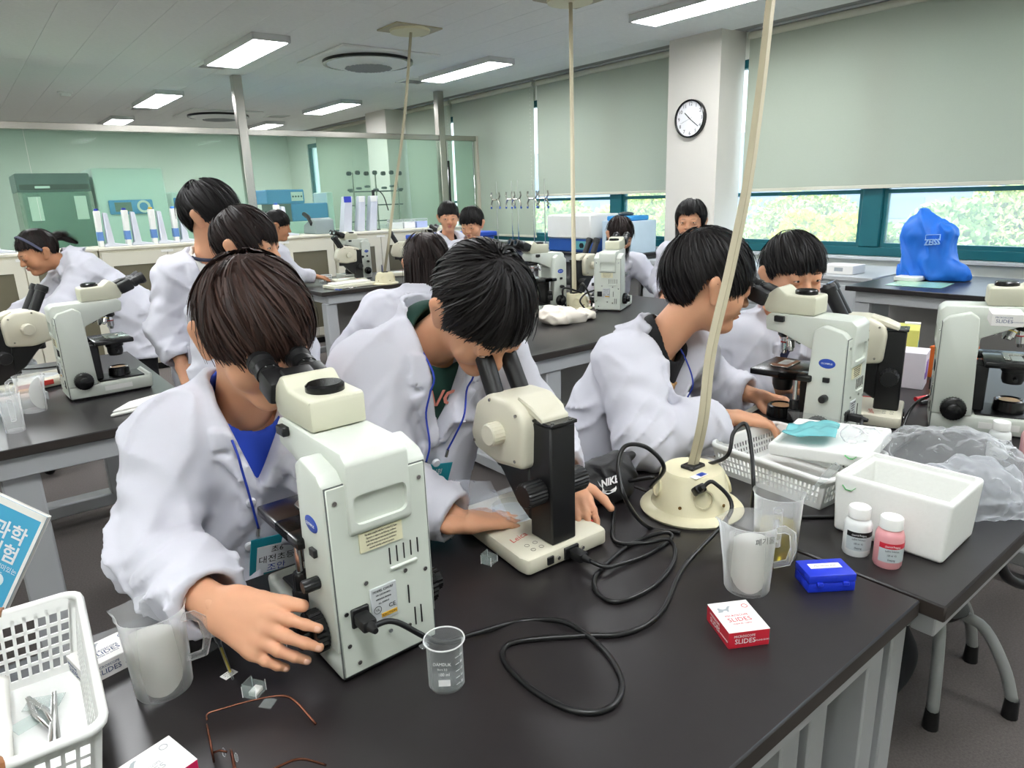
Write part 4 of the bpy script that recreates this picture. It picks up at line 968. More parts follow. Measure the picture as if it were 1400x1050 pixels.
def lanyard(pr, lu_badge, lx=.0, wide=.055, size=(.085, .11), lines=(), tilt=0, clip=True, skew=.0, blen=None, facecol=None, off=.012):
    """blue cord from both sides of the neck to a name badge hanging on the coat"""
    b = pr['base']; sf = pr['surf']; x, f, u = pr['x'], pr['f'], pr['u']; Lb = pr['body']
    c = sf(lx, lu_badge, off); up = nrm(u + x * tilt); rt = nrm(np.cross(up, f)); n = np.cross(rt, up)
    for s in (-1, 1):
        pts = [pr['nb'] + x * s * .06 + u * .03 - f * .03] + [sf(lx * t + s * (wide * (1 - t) + size[0] * .36 * t) + skew * math.sin(t * 3.1), -.02 * (1 - t) + (lu_badge + .02) * t, .006) for t in (.0, .25, .5, .75, .97)]
        o = G().tube([p - Vector(b) for p in spline(pts, 24)], .0022, 6).build('lanyard_cord', M_cord, Lb, 180)
        G().cyl(Vector(pts[-1] - b), Vector(pts[-1] - u * .018 - b), .0035, n=8).build('swivel_clip', M_chrome, o)
    w, h = size; R = Matrix((Vector(rt), Vector(up), Vector(n))).transposed(); cc = c - up * h / 2
    bd = G().box(Vector(cc - b), (w, h, .002), .0008, R=R).build('name_badge', facecol or M_badge, Lb)
    return bd, cc - b, rt, up, n, R
# ------------------------------------------------------------------ the class
PA = person('boy with brown bowl-cut hair looking into the nearest microscope', dict(head=(.385, 1.205, 1.19), nb=(.375, 1.29, 1.05), pel=(.345, 1.40, .66), shR=(.245, 1.30, 1.005), elR=(.165, 1.20, .845), wrR=(.198, .938, .858), shL=(.505, 1.285, 1.0), elL=(.47, 1.135, .845), wrL=(.455, .995, .845)),
    (.06, -.88, -.47), 'fringe', M_hairb, shirt='#2747b8', strands=5200, fine=2, seed=3, vdepth=.12, vw=.05, hs=1.04, vol=1.03, crown=(.15, -.35, .93), sweep=.35,
    hands={'R': dict(fwd=(.40, -.87, -.25), pn=(.7, .45, -.5), side=(0, .1, 1), curl=(.22, .3, .38, .45), thumb=(.92, .3, .15), tcurl=.05, spread=.12, sc=1.12)}, wrinkle=1.3)
PB = person('boy with short black hair bending over the stereo microscope', dict(head=(.782, 1.085, 1.19), nb=(.755, 1.235, 1.125), pel=(.70, 1.36, .72), shR=(.605, 1.25, 1.06), elR=(.59, 1.14, .86), wrR=(.655, .993, .812), shL=(.90, 1.22, 1.06), elL=(.97, 1.12, .87), wrL=(.91, .985, .83)),
    (-.02, -.62, -.78), 'short', M_hair, M_skin, shirt='#12382e', strands=5200, fine=2, seed=8, vdepth=.19, vw=.052, hs=1.03, vol=1.03, crown=(.1, -.15, .98), sweep=-.4, head_up=(0, -.3, 1),
    hands={'R': dict(fwd=(.95, -.1, -.18), pn=(0, 0, -1), side=(0, 1, 0), curl=(.14, .14, .18, .22), thumb=(.8, .55, .1), tcurl=.1)}, wrinkle=1.1, collar_z=(.016, .05))
PC = person('boy in black bear print shirt looking into the right microscope', dict(head=(1.535, 1.10, 1.165), nb=(1.455, 1.19, 1.015), pel=(1.37, 1.36, .62), shR=(1.315, 1.175, .975), elR=(1.225, 1.04, .815), wrR=(1.455, .945, .85), shL=(1.60, 1.205, .96), elL=(1.70, 1.18, .84), wrL=(1.72, 1.05, .83)),
    (.80, -.52, -.25), 'fringe', M_hair, shirt='#111114', strands=4500, fine=2, seed=5, vdepth=.28, vw=.088, hs=1.08, vol=1.05, sweep=.2, open_below=.09,
    hands={'R': dict(fwd=(.82, -.5, -.2), pn=(-.1, .1, -1), side=(.5, .8, 0), curl=(.3, .35, .4, .45), thumb=(.7, .6, .3), tcurl=.2)}, wrinkle=1.2, vskew=.055)
PD = person('boy looking up from behind the right front microscope', dict(head=(2.06, 1.16, 1.14), nb=(2.08, 1.22, .965), pel=(2.1, 1.42, .57), shR=(1.95, 1.25, .925), elR=(1.9, 1.2, .76), wrR=(1.95, 1.10, .80), shL=(2.21, 1.2, .92), elL=(2.29, 1.16, .78), wrL=(2.22, 1.06, .80)),
    (-.5, -.83, -.16), 'short', M_hair, shirt='#1b2140', strands=3000, fine=2, seed=6, vdepth=.2, vw=.05, vol=1.03, sit=True, hem=.42)
PE = person('tall standing boy in white ringer shirt looking sideways', dict(head=(.79, 2.80, 1.37), nb=(.765, 2.83, 1.215), pel=(.76, 2.84, .79), shR=(.635, 2.84, 1.15), elR=(.57, 2.81, .97), wrR=(.59, 2.73, .84), shL=(.89, 2.85, 1.15), elL=(.95, 2.92, .95), wrL=(.95, 2.85, .80)),
    (.72, -.68, -.08), 'bowl', M_hair, shirt='#d8d6d0', strands=3000, fine=1, seed=7, vdepth=.26, vw=.07, vol=1.06, hem=.55, vskew=.03)
PF = person('boy half hidden behind the nearest boy, beside the tall standing boy', dict(head=(0.775, 2.395, 1.273), nb=(0.755, 2.425, 1.118), pel=(0.750, 2.465, 0.708), shR=(0.630, 2.385, 1.058), elR=(0.600, 2.365, 0.868), wrR=(0.630, 2.285, 0.748), shL=(0.870, 2.505, 1.058), elL=(0.950, 2.485, 0.868), wrL=(0.950, 2.405, 0.748)),
    (.7, -.70, -.12), 'bowl', M_hairl, shirt='#c8c8cc', strands=1800, fine=1, seed=9, hem=.5, vol=1.03)
PG = person('girl with tied hair and headband bending to the left microscope', dict(head=(.375, 4.74, 1.185), nb=(.50, 4.73, 1.13), pel=(.80, 4.62, .80), shR=(.53, 4.86, 1.07), elR=(.36, 4.9, .90), wrR=(.18, 4.82, .82), shL=(.57, 4.58, 1.06), elL=(.42, 4.52, .90), wrL=(.2, 4.6, .82)),
    (-.9, -.18, -.38), 'tied', M_hairl, M_skin2, shirt='#d5d2da', strands=900, fine=1, seed=10, hem=.55, pony=(0, -.2, -.04), vdepth=.12)
PH = person('small boy in the far back looking into a microscope', dict(head=(2.06, 5.58, 1.235), nb=(1.99, 5.6, 1.08), pel=(1.9, 5.62, .68), shR=(2.0, 5.46, 1.02), elR=(2.1, 5.42, .85), wrR=(2.28, 5.45, .82), shL=(1.96, 5.75, 1.02), elL=(2.06, 5.8, .85), wrL=(2.25, 5.75, .82)),
    (.93, -.25, -.22), 'bowl', M_hair, M_skin2, shirt='#d8d8da', strands=600, fine=0, seed=11)
PI = person('boy in the far back behind his neighbour wearing a blue lanyard', dict(head=(3.21, 4.83, 1.255), nb=(3.22, 4.88, 1.1), pel=(3.24, 4.95, .7), shR=(3.09, 4.84, 1.04), elR=(3.03, 4.85, .86), wrR=(3.05, 4.75, .76), shL=(3.35, 4.92, 1.04), elL=(3.42, 4.92, .86), wrL=(3.4, 4.82, .76)),
    (-.5, -.85, -.15), 'short', M_hair, shirt='#20242c', strands=500, fine=0, seed=12, vdepth=.22)
PJ = person('boy in the far back looking down to the left beside the door', dict(head=(3.16, 4.44, 1.21), nb=(3.19, 4.47, 1.065), pel=(3.22, 4.5, .66), shR=(3.07, 4.55, 1.0), elR=(3.0, 4.5, .83), wrR=(2.95, 4.4, .78), shL=(3.31, 4.42, 1.0), elL=(3.3, 4.3, .83), wrL=(3.18, 4.24, .78)),
    (-.78, -.5, -.35), 'short', M_hair, shirt='#c9c4cc', strands=700, fine=1, seed=13, vol=1.06)
PK = person('girl with long dark hair seated with her back to the camera', dict(head=(1.48, 2.40, 1.15), nb=(1.41, 2.37, 1.03), pel=(1.28, 2.28, .62), shR=(1.56, 2.34, .97), elR=(1.68, 2.5, .86), wrR=(1.72, 2.62, .80), shL=(1.27, 2.42, .98), elL=(1.14, 2.47, .83), wrL=(1.24, 2.62, .80)),
    (.62, .72, -.3), 'veil', M_hairl, shirt='#c8c8cc', strands=1500, fine=1, seed=14, sit=True, hem=.42, eyes=False, vol=1.02)
PL = person('girl with long brown hair looking down behind the middle microscope', dict(head=(3.68, 3.38, 1.12), nb=(3.70, 3.46, .96), pel=(3.73, 3.60, .58), shR=(3.53, 3.45, .91), elR=(3.38, 3.36, .78), wrR=(3.30, 3.2, .80), shL=(3.86, 3.38, .90), elL=(3.95, 3.28, .76), wrL=(3.85, 3.15, .79)),
    (-.35, -.78, -.5), 'veil', M_hairl, shirt='#d0ccd4', strands=1000, fine=1, seed=15, sit=True, hem=.42, vol=1.0)
PM = person('girl with long black hair seated by the white column', dict(head=(3.885, 2.938, 1.202), nb=(3.915, 2.958, 1.052), pel=(3.945, 2.988, 0.592), shR=(3.885, 3.108, 0.992), elR=(3.825, 3.148, 0.792), wrR=(3.725, 3.008, 0.712), shL=(3.985, 2.828, 0.992), elL=(3.945, 2.758, 0.792), wrL=(3.845, 2.758, 0.712)),
    (-.82, -.45, -.05), 'long', M_hair, shirt='#d8d6dc', strands=1000, fine=1, seed=16, sit=True, hs=1.1, vol=1.08, hem=.42)
# ------------------------------------------------------------------ things on the front table
M_clear = film('clear_plastic', '#f2f6f7', .10, .12, white=.4); M_pp = film('cloudy_plastic', '#fafbfb', .2, .3, white=.75); M_bg = film('beaker_glass', '#f4f8f8', .05, .02)
M_paper = mat('paper_white', '#e9e8e2', .85, noise=(30, .03)); M_foam = mat('foam_white', '#e9eae6', .85, spec=.2, noise=(120, .03), bump=(160, .2, .002))
M_cable = mat('power_cable', '#0e0e0f', .35, noise=(40, .1)); M_hub = mat('hub_cream', '#d8d1b0', .42, noise=(8, .04)); M_duct = mat('duct_plastic', '#aaa289', .5, noise=(10, .05))
M_slide = film('slide_clear', '#e8f2f0', .16, .04)
# glass beaker
t = thing('glass_beaker', 'small 100 ml glass beaker with white print beside the nearest microscope', 'beaker', (.425, .708, TZ), 0)
G().lathe([(0, .001), (.0235, .001), (.0255, .004), (.0255, .068), (.0285, .072), (.0275, .0725), (.0243, .068), (.0243, .005), (.022, .003), (0, .003)], n=40).build('glass_wall', M_bg, t)
G().tube([Vector((.028 * math.cos(a), .028 * math.sin(a), .072)) for a in [i * math.pi / 20 for i in range(40)]], .0011, 6, closed=True).build('rim', film('glass_rim', '#ffffff', .45, .02), t)
G().box((-.028, .006, .071), (.012, .01, .004), .0015).build('spout', M_bg, t)
fr = onto  # text lies on the camera side of the wall
def onwall(deg, z, r=.0258):
    a = RAD(deg); return onto((r * math.cos(a), r * math.sin(a), z), (-math.sin(a), math.cos(a), 0), (0, 0, 1))
for s_, z, sz, a in (('DAMDUK', .05, .0068, -132), ('Boro 3.3', .042, .0045, -132), ('100 ml', .034, .0068, -128)): text('print', s_, sz, onwall(a, z), M_prw, t, .0001, sx=.85)
G(onwall(-128, .021)).bx(-.008, .008, -.005, .005, 0, .0002, 0).build('marking_field', M_prw, t)
for k, s_ in enumerate(('20', '40', '60', '80', '100')):
    G(onwall(-82, .014 + k * .0105)).bx(-.004, .003, -.0003, .0003, 0, .0002).build('graduation', M_prw, t); text('graduation_number', s_, .0055, onwall(-66, .014 + k * .0105), M_prw, t, .0001, sx=.8)
# measuring jugs
def jug(label, loc, rz, paper=None, liquid=None, words=None, h=.125, r=.043, group='cloudy plastic measuring jugs', parent_things=True):
    t = thing('measuring_jug', label, 'jug', loc, rz, group)
    b = r * .86
    V = []; F = []; n = 48; prof = [(0, .001), (b * .96, .001), (b, .004), (r * .97, h * .9), (r, h), (r * 1.05, h + .002), (r * 1.02, h + .001), (r * .96, h - .002), (b - .002, .006), (0, .004)]
    for k, (pr_, z) in enumerate(prof):
        for i in range(n):
            a = 2 * math.pi * i / n; q = max(pr_, 1e-5)
            d = abs((a - math.pi + math.pi) % (2 * math.pi) - math.pi)
            d = math.pi - d
            d = abs(d - math.pi) if 0 else abs(((a + math.pi) % (2 * math.pi)) - math.pi)
            if z > h * .8: q *= 1 + .26 * max(0, 1 - d / .42) ** 1.5 * (z - h * .8) / (h * .2)
            V.append((q * math.cos(a + math.pi), q * math.sin(a + math.pi), z))
    for k in range(len(prof) - 1):
        for i in range(n): F.append((k * n + i, k * n + (i + 1) % n, (k + 1) * n + (i + 1) % n, (k + 1) * n + i))
    mesh_obj('jug_wall', V, F, M_pp, t, 60)
    G().tube([(r * .96, 0, h * .88), (r + .012, 0, h * .9), (r + .024, 0, h * .84), (r + .027, 0, h * .62), (r + .02, 0, h * .42), (r * .93, 0, h * .36)], [.0055, .0055, .0055, .0055, .005, .0045], 10, flat=1.5, up=(1, 0, 0)).build('handle', M_pp, t, 80)
    if liquid:
        G().lathe([(0, .005), (b - .003, .006), (b + (r - b) * .4 - .002, liquid[1]), (0, liquid[1])], n=36).build('liquid', mat('liquid_' + liquid[0], liquid[0], .1, trans=.75, noise=None), t)
    if words: text('print', words, .013, onto((r * 1.0 * math.cos(RAD(words_deg)), r * math.sin(RAD(words_deg)), h * .86), (-math.sin(RAD(words_deg)), math.cos(RAD(words_deg)), 0), (0, 0, 1)), M_ink, t, .0001)
    if paper is not None:
        p = thing('filter_paper', 'white round filter paper standing in the ' + paper[1], 'paper', (loc[0], loc[1], loc[2] + .006), paper[0], 'filter papers in jugs')
        V = []; F = []; R0 = h * .44; n = 30; ri = lambda z_: b + (r - b) * z_ / h - .0035
        for th_ in (0, .0008):
            for j in range(9):
                for i in range(n):
                    a = 2 * math.pi * i / n; q = R0 * j / 8; s_, z_ = q * math.cos(a), q * math.sin(a) + R0 + .001; an = s_ / .045; rr = ri(z_) - th_; V.append((rr * math.sin(an), -rr * math.cos(an) * (.97 - .25 * z_ / h), z_))
        for s0 in (0, 9 * n):
            for j in range(8):
                for i in range(n): F.append((s0 + j * n + i, s0 + j * n + (i + 1) % n, s0 + (j + 1) * n + (i + 1) % n, s0 + (j + 1) * n + i))
        mesh_obj('sheet', V, F, M_paper, p, 180)
    return t
words_deg = -30 - 115
jug('cloudy plastic jug with filter paper at the left beside the white basket', (.118, .965, TZ), -35, (-15, 'jug by the basket'))
words_deg = -65
jug('cloudy plastic jug with filter paper and black lettering in front', (.945, .572, TZ), -50, (-50, 'jug in front at the right'), words='폐기물')
jug('cloudy plastic jug holding yellow liquid behind the lettered jug', (1.078, .60, TZ), -150, None, ('#d9c33c', .062))
t = thing('plastic_dropper', 'clear plastic dropper leaning in the jug of yellow liquid', 'dropper', (1.085, .585, TZ + .06))
G().tube([(-.03, .02, -.03), (.0, .0, .02), (.05, -.025, .075)], [.002, .003, .0035], 8).build('stem', M_clear, t); G().tube([(.05, -.025, .075), (.065, -.032, .09), (.085, -.042, .11)], [.0035, .0075, .006], 8).build('bulb', M_clear, t)
# hub with sockets and flat duct to the ceiling
def hub(label, loc, top, mids, rz=0, s=1.0, w=.014):
    t = thing('power_hub', label, 'power hub', loc, rz, 'cream power hubs hanging from ceiling ducts')
    G().lathe([(0, .0), (.104, .0), (.108, .006), (.103, .012), (.085, .016), (.081, .022), (.066, .085), (.06, .092), (0, .094)], n=48).build('housing', M_hub, t)
    G().bx(-.022, .022, -.016, .016, .092, .1, .002).build('duct_collar', M_black, t)
    for k, a in enumerate((-125, -35, 55, 145)):
        d = Vector((math.cos(RAD(a)), math.sin(RAD(a)), .22)).normalized(); p = Vector((math.cos(RAD(a)) * .074, math.sin(RAD(a)) * .074, .052))
        sk = G().lathe([(.02, -.002), (.021, .003), (.0175, .003), (.0165, -.006), (0, -.006)], p, d, 24).build('socket', M_hub, t)
        for e in (-1, 1): G().cyl(p - d * .0058 + d.cross(Vector((0, 0, 1))).normalized() * e * .007, p - d * .005 + d.cross(Vector((0, 0, 1))).normalized() * e * .007, .0024, n=8).build('socket_hole', M_black, sk)
    for a in (-160, -90, -10): d = Vector((math.cos(RAD(a)), math.sin(RAD(a)), .2)).normalized(); p = Vector((math.cos(RAD(a)) * .079, math.sin(RAD(a)) * .079, .032)); G().cyl(p - d * .002, p + d * .0015, .0035, n=10).build('screw', mat('brass', '#8a6a3a', .4, metal=.8), t)
    if s: st = G(Matrix.Translation((-.03, -.038, .0935))).bx(-.02, .02, -.008, .008, 0, .0006).build('sticker', M_prw, t); G(Matrix.Translation((-.03, -.038, .0935))).bx(-.002, .019, -.006, .007, .0006, .0008).build('sticker_print', M_blue, st)
    P = [Vector(p) - Vector(loc) for p in [(loc[0], loc[1], loc[2] + .095)] + mids + [top]]; P = [Matrix.Rotation(-RAD(rz), 3, 'Z') @ p for p in P]
    d = G().tube(spline(P, 40), w, 4, flat=.55, up=(.78, -.62, 0)).build('ceiling_duct', M_duct, t, 30)
    G().tube([p + Vector((-.0045, -.006, 0)) * (w / .014) for p in spline(P, 40)], .0012 * w / .014, 5).build('duct_groove', mat('groove', '#8d876f', .6), d)
    return t
hub('cream round power hub on the front table with flat duct rising', (1.128, .825, TZ), (2.029, 1.227, 2.645), [(1.144, 0.815, 0.953), (1.198, 0.842, 1.079), (1.287, 0.867, 1.236), (1.380, 0.896, 1.416), (1.499, 0.953, 1.624), (1.624, 1.018, 1.864)], w=.0115)
hub('cream power hub on the middle table behind the crumpled bag', (2.80, 2.93, TZ), (3.492, 3.667, 2.645), [(3.028, 3.173, 1.437), (3.256, 3.416, 2.030)], 0, 0, .013)
t = hub('cream power hub on the far table under the thin slanted duct', (2.692, 5.027, 0.750), (3.019, 4.915, 2.645), [(2.627, 4.810, 1.071), (2.747, 4.857, 1.477), (2.883, 4.869, 2.013)], 0, 0, .011)
def ceiling_plate(label, x, y, rz=0):
    t = thing('ceiling_plate', label, 'ceiling plate', (x, y, CEIL - .006), rz, 'cream ceiling plates above the hubs')
    G().bx(-.2, .2, -.15, .15, -.012, 0, .003).build('plate', M_duct, t); G().lathe([(0, -.03), (.15, -.028), (.155, -.012), (.155, -.01)], n=32).build('disc', M_hub, t)
ceiling_plate('cream ceiling plate with round disc where the thin duct starts', 3.017, 4.93); ceiling_plate('ceiling plate above the front duct, out of the picture', 2.03, 1.23); ceiling_plate('ceiling plate at the top edge above the middle duct', 3.49, 3.67)

# power cables
def cable(label, pts, r=.0042, n=110, group='black power cables', plug=None, plug2=None):
    P = spline(pts, n); b = P[0].copy(); t = thing('power_cable', label, 'cable', b, 0, group)
    G().tube([p - b for p in P], r, 8).build('cord', M_cable, t, 180)
    def pl(p, d, L=.045, w=.022):
        d = Vector(d).normalized(); R = frame(d); k = G().box(p - b + d * L * .35, (w, w * .8, L * .7), .004, 2, R=R).cyl(p - b - d * .014, p - b + d * .002, .0042, .008, 10); k.build('plug', M_rubber, t)
    if plug: pl(P[0], plug)
    if plug2: pl(P[-1], plug2)
z = TZ + .0045
cable('black power cable from the nearest microscope looping in front to the cream hub', [(.345, .7625, .8495), (0.386, 0.771, 0.834), (0.444, 0.754, 0.783), (0.512, 0.759, 0.763), (0.595, 0.755, 0.748), (0.639, 0.700, 0.756), (0.640, 0.618, 0.754), (0.609, 0.549, 0.754), (0.561, 0.523, 0.754), (0.522, 0.546, 0.754), (0.505, 0.606, 0.754), (0.508, 0.674, 0.754), (0.527, 0.710, 0.754), (0.560, 0.709, 0.754), (0.633, 0.661, 0.754), (0.695, 0.616, 0.754), (0.779, 0.618, 0.754), (0.914, 0.679, 0.754), (1.085, .70, .80), (1.075, .735, .852), (1.058, .752, .84)], plug=(0, 1, 0), plug2=(.5, .7, -.6), n=160)
cable('black power cable of the stereo microscope coiled beside the hub', [(.785, .80, .770), (.80, .765, .762), (0.830, 0.760, 0.757), (0.900, 0.752, 0.754), (0.984, 0.763, 0.754), (0.974, 0.778, 0.763), (0.902, 0.798, 0.754), (0.788, 0.769, 0.754), (0.742, 0.728, 0.754), (0.747, 0.683, 0.754), (0.829, 0.675, 0.754), (0.919, 0.704, 0.757), (0.954, 0.744, 0.768), (0.915, 0.773, 0.764), (0.896, 0.831, 0.754), (1.0, .93, .757), (1.02, .99, .76), (1.05, .95, .79), (1.07, .88, .82)], plug=(0, 1, 0), n=160)
cable('black power cable arching up over the sports bag to the hub', [(1.06, .88, .80), (0.971, 0.775, 0.900), (0.939, 0.790, 0.945), (0.900, 0.809, 0.953), (0.868, 0.797, 0.922), (0.848, 0.758, 0.877), (0.982, 0.821, 0.757), (1.014, 0.765, 0.754)])
cable('black power cable arching over the right basket', [(1.19, .87, .81), (1.164, 0.771, 0.871), (1.186, 0.770, 0.919), (1.209, 0.757, 0.935), (1.190, 0.728, 0.884), (1.155, 0.698, 0.832), (1.196, 0.716, 0.756), (1.233, 0.659, 0.754), (1.298, 0.600, 0.754)])
cable('black power cable plugged into the right front microscope', [(1.661, .724, .8495), (1.630, 0.709, 0.838), (1.635, 0.690, 0.795), (1.621, 0.666, 0.757), (1.792, 0.681, 0.757), (1.949, 0.687, 0.757)], plug=(-.1, 1, 0))
cable('black power cable curving up behind the grey microscope at right', [(1.908, 0.726, 0.757), (1.980, 0.736, 0.801), (2.066, 0.739, 0.814), (2.167, 0.723, 0.807), (2.205, 0.657, 0.780)])
cable('black cable hanging from the table at the right edge', [(1.764, 0.428, 0.565), (1.765, 0.415, 0.528), (1.801, 0.400, 0.492), (1.878, 0.367, 0.456)], r=.012, n=20)
# cuvettes and tiny glass boxes
def cuvette(label, loc, rz, paper=False):
    t = thing('cover_glass_box', label, 'plastic box', loc, rz, 'clear cover glass boxes'); a = .011
    G().bx(-a, a, -a, a, 0, .001).build('floor_plate', M_slide, t)
    for x0, x1, y0, y1 in ((-a, -a + .001, -a, a), (a - .001, a, -a, a), (-a, a, a - .001, a)): G().bx(x0, x1, y0, y1, .001, .02 if y0 > 0 or x0 < 0 else .014).build('side_plate', M_slide, t)
    for x in (-a, a):
        for y in (-a, a): G().cyl((x, y, 0), (x, y, .017), .0006, n=6).build('edge', M_prw, t)
    if paper: G().bx(-.009, .009, -.009, .004, .001, .009, .002).build('cover_glasses', M_paper, t)
cuvette('empty clear box between the two front microscopes', (.668, .932, TZ), 20); cuvette('clear box with white contents beside the eyeglasses', (0.211, 0.867, 0.750), 35, True); cuvette('clear box under the boy\'s hand at the focus knob', (0.272, 0.948, 0.750), 10)
t = thing('pasteur_pipette', 'small plastic pipette with yellow liquid on the table', 'dropper', (0.212, 1.062, 0.753)); a = Vector((0.212, 1.062, 0.753)); b_ = Vector((0.196, 0.911, 0.753)) - a
G().tube([Vector(), b_ * .12, b_ * .25, b_ * .32], [.0045, .0052, .005, .003], 10).build('bulb', M_pp, t); G().tube([b_ * .32, b_ * .7, b_ * .98], [.003, .0028, .0015], 8).build('stem', M_clear, t); G().tube([b_ * .42, b_ * .85], .0019, 8).build('liquid', mat('yellow_liquid', '#c8b23a', .2), t)
def card(name, label, px, w, h, rz, m, cat, zz=.0008, lines=0):
    o = G().bx(-w / 2, w / 2, -h / 2, h / 2, 0, zz).build(name, m); o.location = px; o.rotation_euler = (0, 0, RAD(rz)); tag(o, label, cat); return o
o = card('paper_label', 'tiny printed paper label under the yellow pipette', (0.196, 0.932, 0.750), .02, .014, 20, M_paper, 'label')
for k in range(3): text('print', ['cover glass', '24 x 24 mm', '0.13-0.17'][k], .003, onto((0, .004 - k * .004, .001), (1, 0, 0), (0, 1, 0)), M_ink, o, .00005)
card('cover_glass', 'loose clear cover glass beside the green slide box', (0.193, 1.015, 0.750), .022, .022, 15, M_slide, 'glass', .0006); card('cover_glass', 'loose clear cover glass beside the eyeglasses', (0.218, 0.835, 0.750), .018, .018, 40, M_slide, 'glass', .0006)
# eyeglasses
t = thing('eyeglasses', 'brown metal eyeglasses lying near the front edge', 'glasses', (.15, .79, TZ)); B0 = Vector((.15, .79, TZ)); M_br = mat('brown_metal', '#5b3526', .25, metal=.7)
P1 = [Vector(p) - B0 for p in ((0.136, 0.805, 0.790), (0.139, 0.812, 0.793), (0.153, 0.810, 0.793), (0.191, 0.803, 0.790), (0.225, 0.793, 0.785), (0.239, 0.781, 0.775), (0.250, 0.748, 0.756))]; G().tube(spline(P1, 30), [.0012] * 20 + [.0018] * 11, 8).build('temple_arm', M_br, t, 180)
P2 = [Vector(p) - B0 for p in ((0.110, 0.666, 0.790), (0.148, 0.674, 0.790), (0.182, 0.680, 0.785), (0.205, 0.679, 0.780), (0.231, 0.675, 0.758))]; G().tube(spline(P2, 30), .0016, 8).build('temple_arm', M_br, t, 180)
la = Vector((0.138, 0.814, 0.790)) - B0; lc = la + Vector((-.006, -.028, -.018))
for q in (lc, lc + Vector((.01, -.062, 0))):
    rg = [q + Vector((.004 * math.cos(a), .026 * math.cos(a), .019 * math.sin(a))) for a in [2 * math.pi * i / 28 for i in range(28)]]
    G().tube(rg, .0013, 6, closed=True).build('lens_rim', M_br, t, 180); mesh_obj('lens', rg, [tuple(range(28))], film('eyeglass_lens', '#eef6f4', .08, .02), t, 0)
G().tube([lc + Vector((-.002, -.026, .006)), lc + Vector((.003, -.031, .009)), lc + Vector((.01, -.036, .006))], .0014, 6).build('bridge', M_br, t, 180)
for q in (lc + Vector((.003, -.022, -.004)), lc + Vector((.012, -.04, -.004))): G().ell(q + Vector((.006, 0, 0)), (.002, .004, .006), n=10, m=6).build('nose_pad', M_clear, t)
# slide boxes
M_magenta = mat('box_magenta', '#c21f52', .45); M_boxred = mat('box_red', '#c02435', .45); M_boxw = mat('box_white', '#e4e2de', .5); M_gr = mat('print_grey', '#9aa0a3', .6); M_navy = mat('print_navy', '#33476f', .6)
def dragon(parent, c, s, m):
    """grey animal silhouette printed on the lid"""
    pts = [(-.5, -.3), (-.4, -.05), (-.42, .18), (-.3, .3), (-.2, .12), (-.05, .05), (.12, .12), (.3, .38), (.42, .42), (.5, .34), (.4, .28), (.25, -.02), (.2, -.3), (.1, -.3), (.06, -.12), (-.12, -.14), (-.2, -.3)]
    mesh_obj('print', [(c[0] + x * s, c[1] + y * s * .8, c[2]) for x, y in pts], [tuple(range(len(pts)))], m, parent, 0)
def slide_box(label, loc, rz, size, side, txt, tcol, words='SLIDES', top=True, tilt=0, group='microscope slide boxes'):
    t = thing('slide_box', label, 'box', loc, rz, group); w, d, h = size
    G().bx(-w / 2, w / 2, -d / 2, d / 2, 0, h, .0008).build('carton', side, t); G().bx(-w / 2, w / 2, -d / 2, d / 2, h, h + .0006).build('lid_face', M_boxw, t)
    z1 = h + .0008
    if top:
        dragon(t, (-w * .2, d * .24, z1), w * .4, M_gr)
        text('print', words, .013, onto((w * .02, -d * .08, z1), (.0, 1, 0), (-1, 0, 0)) if 0 else onto((-w * .02, -d * .12, z1), (1, 0, 0), (0, 1, 0)), txt, t, .0001); text('print', 'MICROSCOPE', .006, onto((-w * .02, d * .02, z1), (1, 0, 0), (0, 1, 0)), txt, t, .0001); text('print', 'MADE IN CHINA', .004, onto((-w * .02, -d * .25, z1), (1, 0, 0), (0, 1, 0)), txt, t, .0001)
        G().lathe([(.004, 0), (.005, 0), (.005, .0002), (.004, .0002), (.004, 0)], (w * .34, d * .3, z1), n=16).build('seal_mark', txt, t)
    for (c, r, L) in (((0, -d / 2 - .0006, h / 2), (1, 0, 0), w), ((-w / 2 - .0006, 0, h / 2), (0, -1, 0), d)):
        text('print', words, h * .42, onto((Vector(c) - Vector(r) * L * .1 - Vector((0, 0, h * .08))), r, (0, 0, 1)), tcol, t, .0001); text('print', 'MICROSCOPE', h * .2, onto((Vector(c) - Vector(r) * L * .12 + Vector((0, 0, h * .24))), r, (0, 0, 1)), tcol, t, .0001); text('print', 'GROUND EDGES', h * .12, onto((Vector(c) + Vector(r) * L * .3 - Vector((0, 0, h * .12))), r, (0, 0, 1)), tcol, t, .0001)
    return t
slide_box('red and white slide box alone on the front table', (.827, .512, TZ), -30, (.064, .076, .027), M_boxred, M_boxred, M_prw)
slide_box('white slide box with grey print behind the left jug', (.065, 1.075, TZ), 12, (.085, .06, .027), M_boxw, M_navy, M_navy)
slide_box('green topped slide box under the boy\'s sleeve', (.205, 1.10, TZ), -25, (.055, .05, .025), M_boxw, M_navy, M_navy, top=False)
o = G().bx(-.024, .024, -.021, .021, 0, .0008).build('green_tray', mat('green_tray', '#5fc39a', .4)); o.location = (.205, 1.10, TZ + .0258); o.rotation_euler = (0, 0, RAD(-25)); tag(o, 'pale green tray in the slide box under the sleeve', 'tray')
slide_box('slide box with magenta edge at the bottom edge', (.062, .782, TZ), 15, (.085, .065, .028), M_magenta, M_gr, M_prw)
slide_box('white slide box on top of the microscope at right', (1.818, 0.504, 1.093), 22, (.085, .06, .026), M_boxw, M_navy, M_navy, top=False)
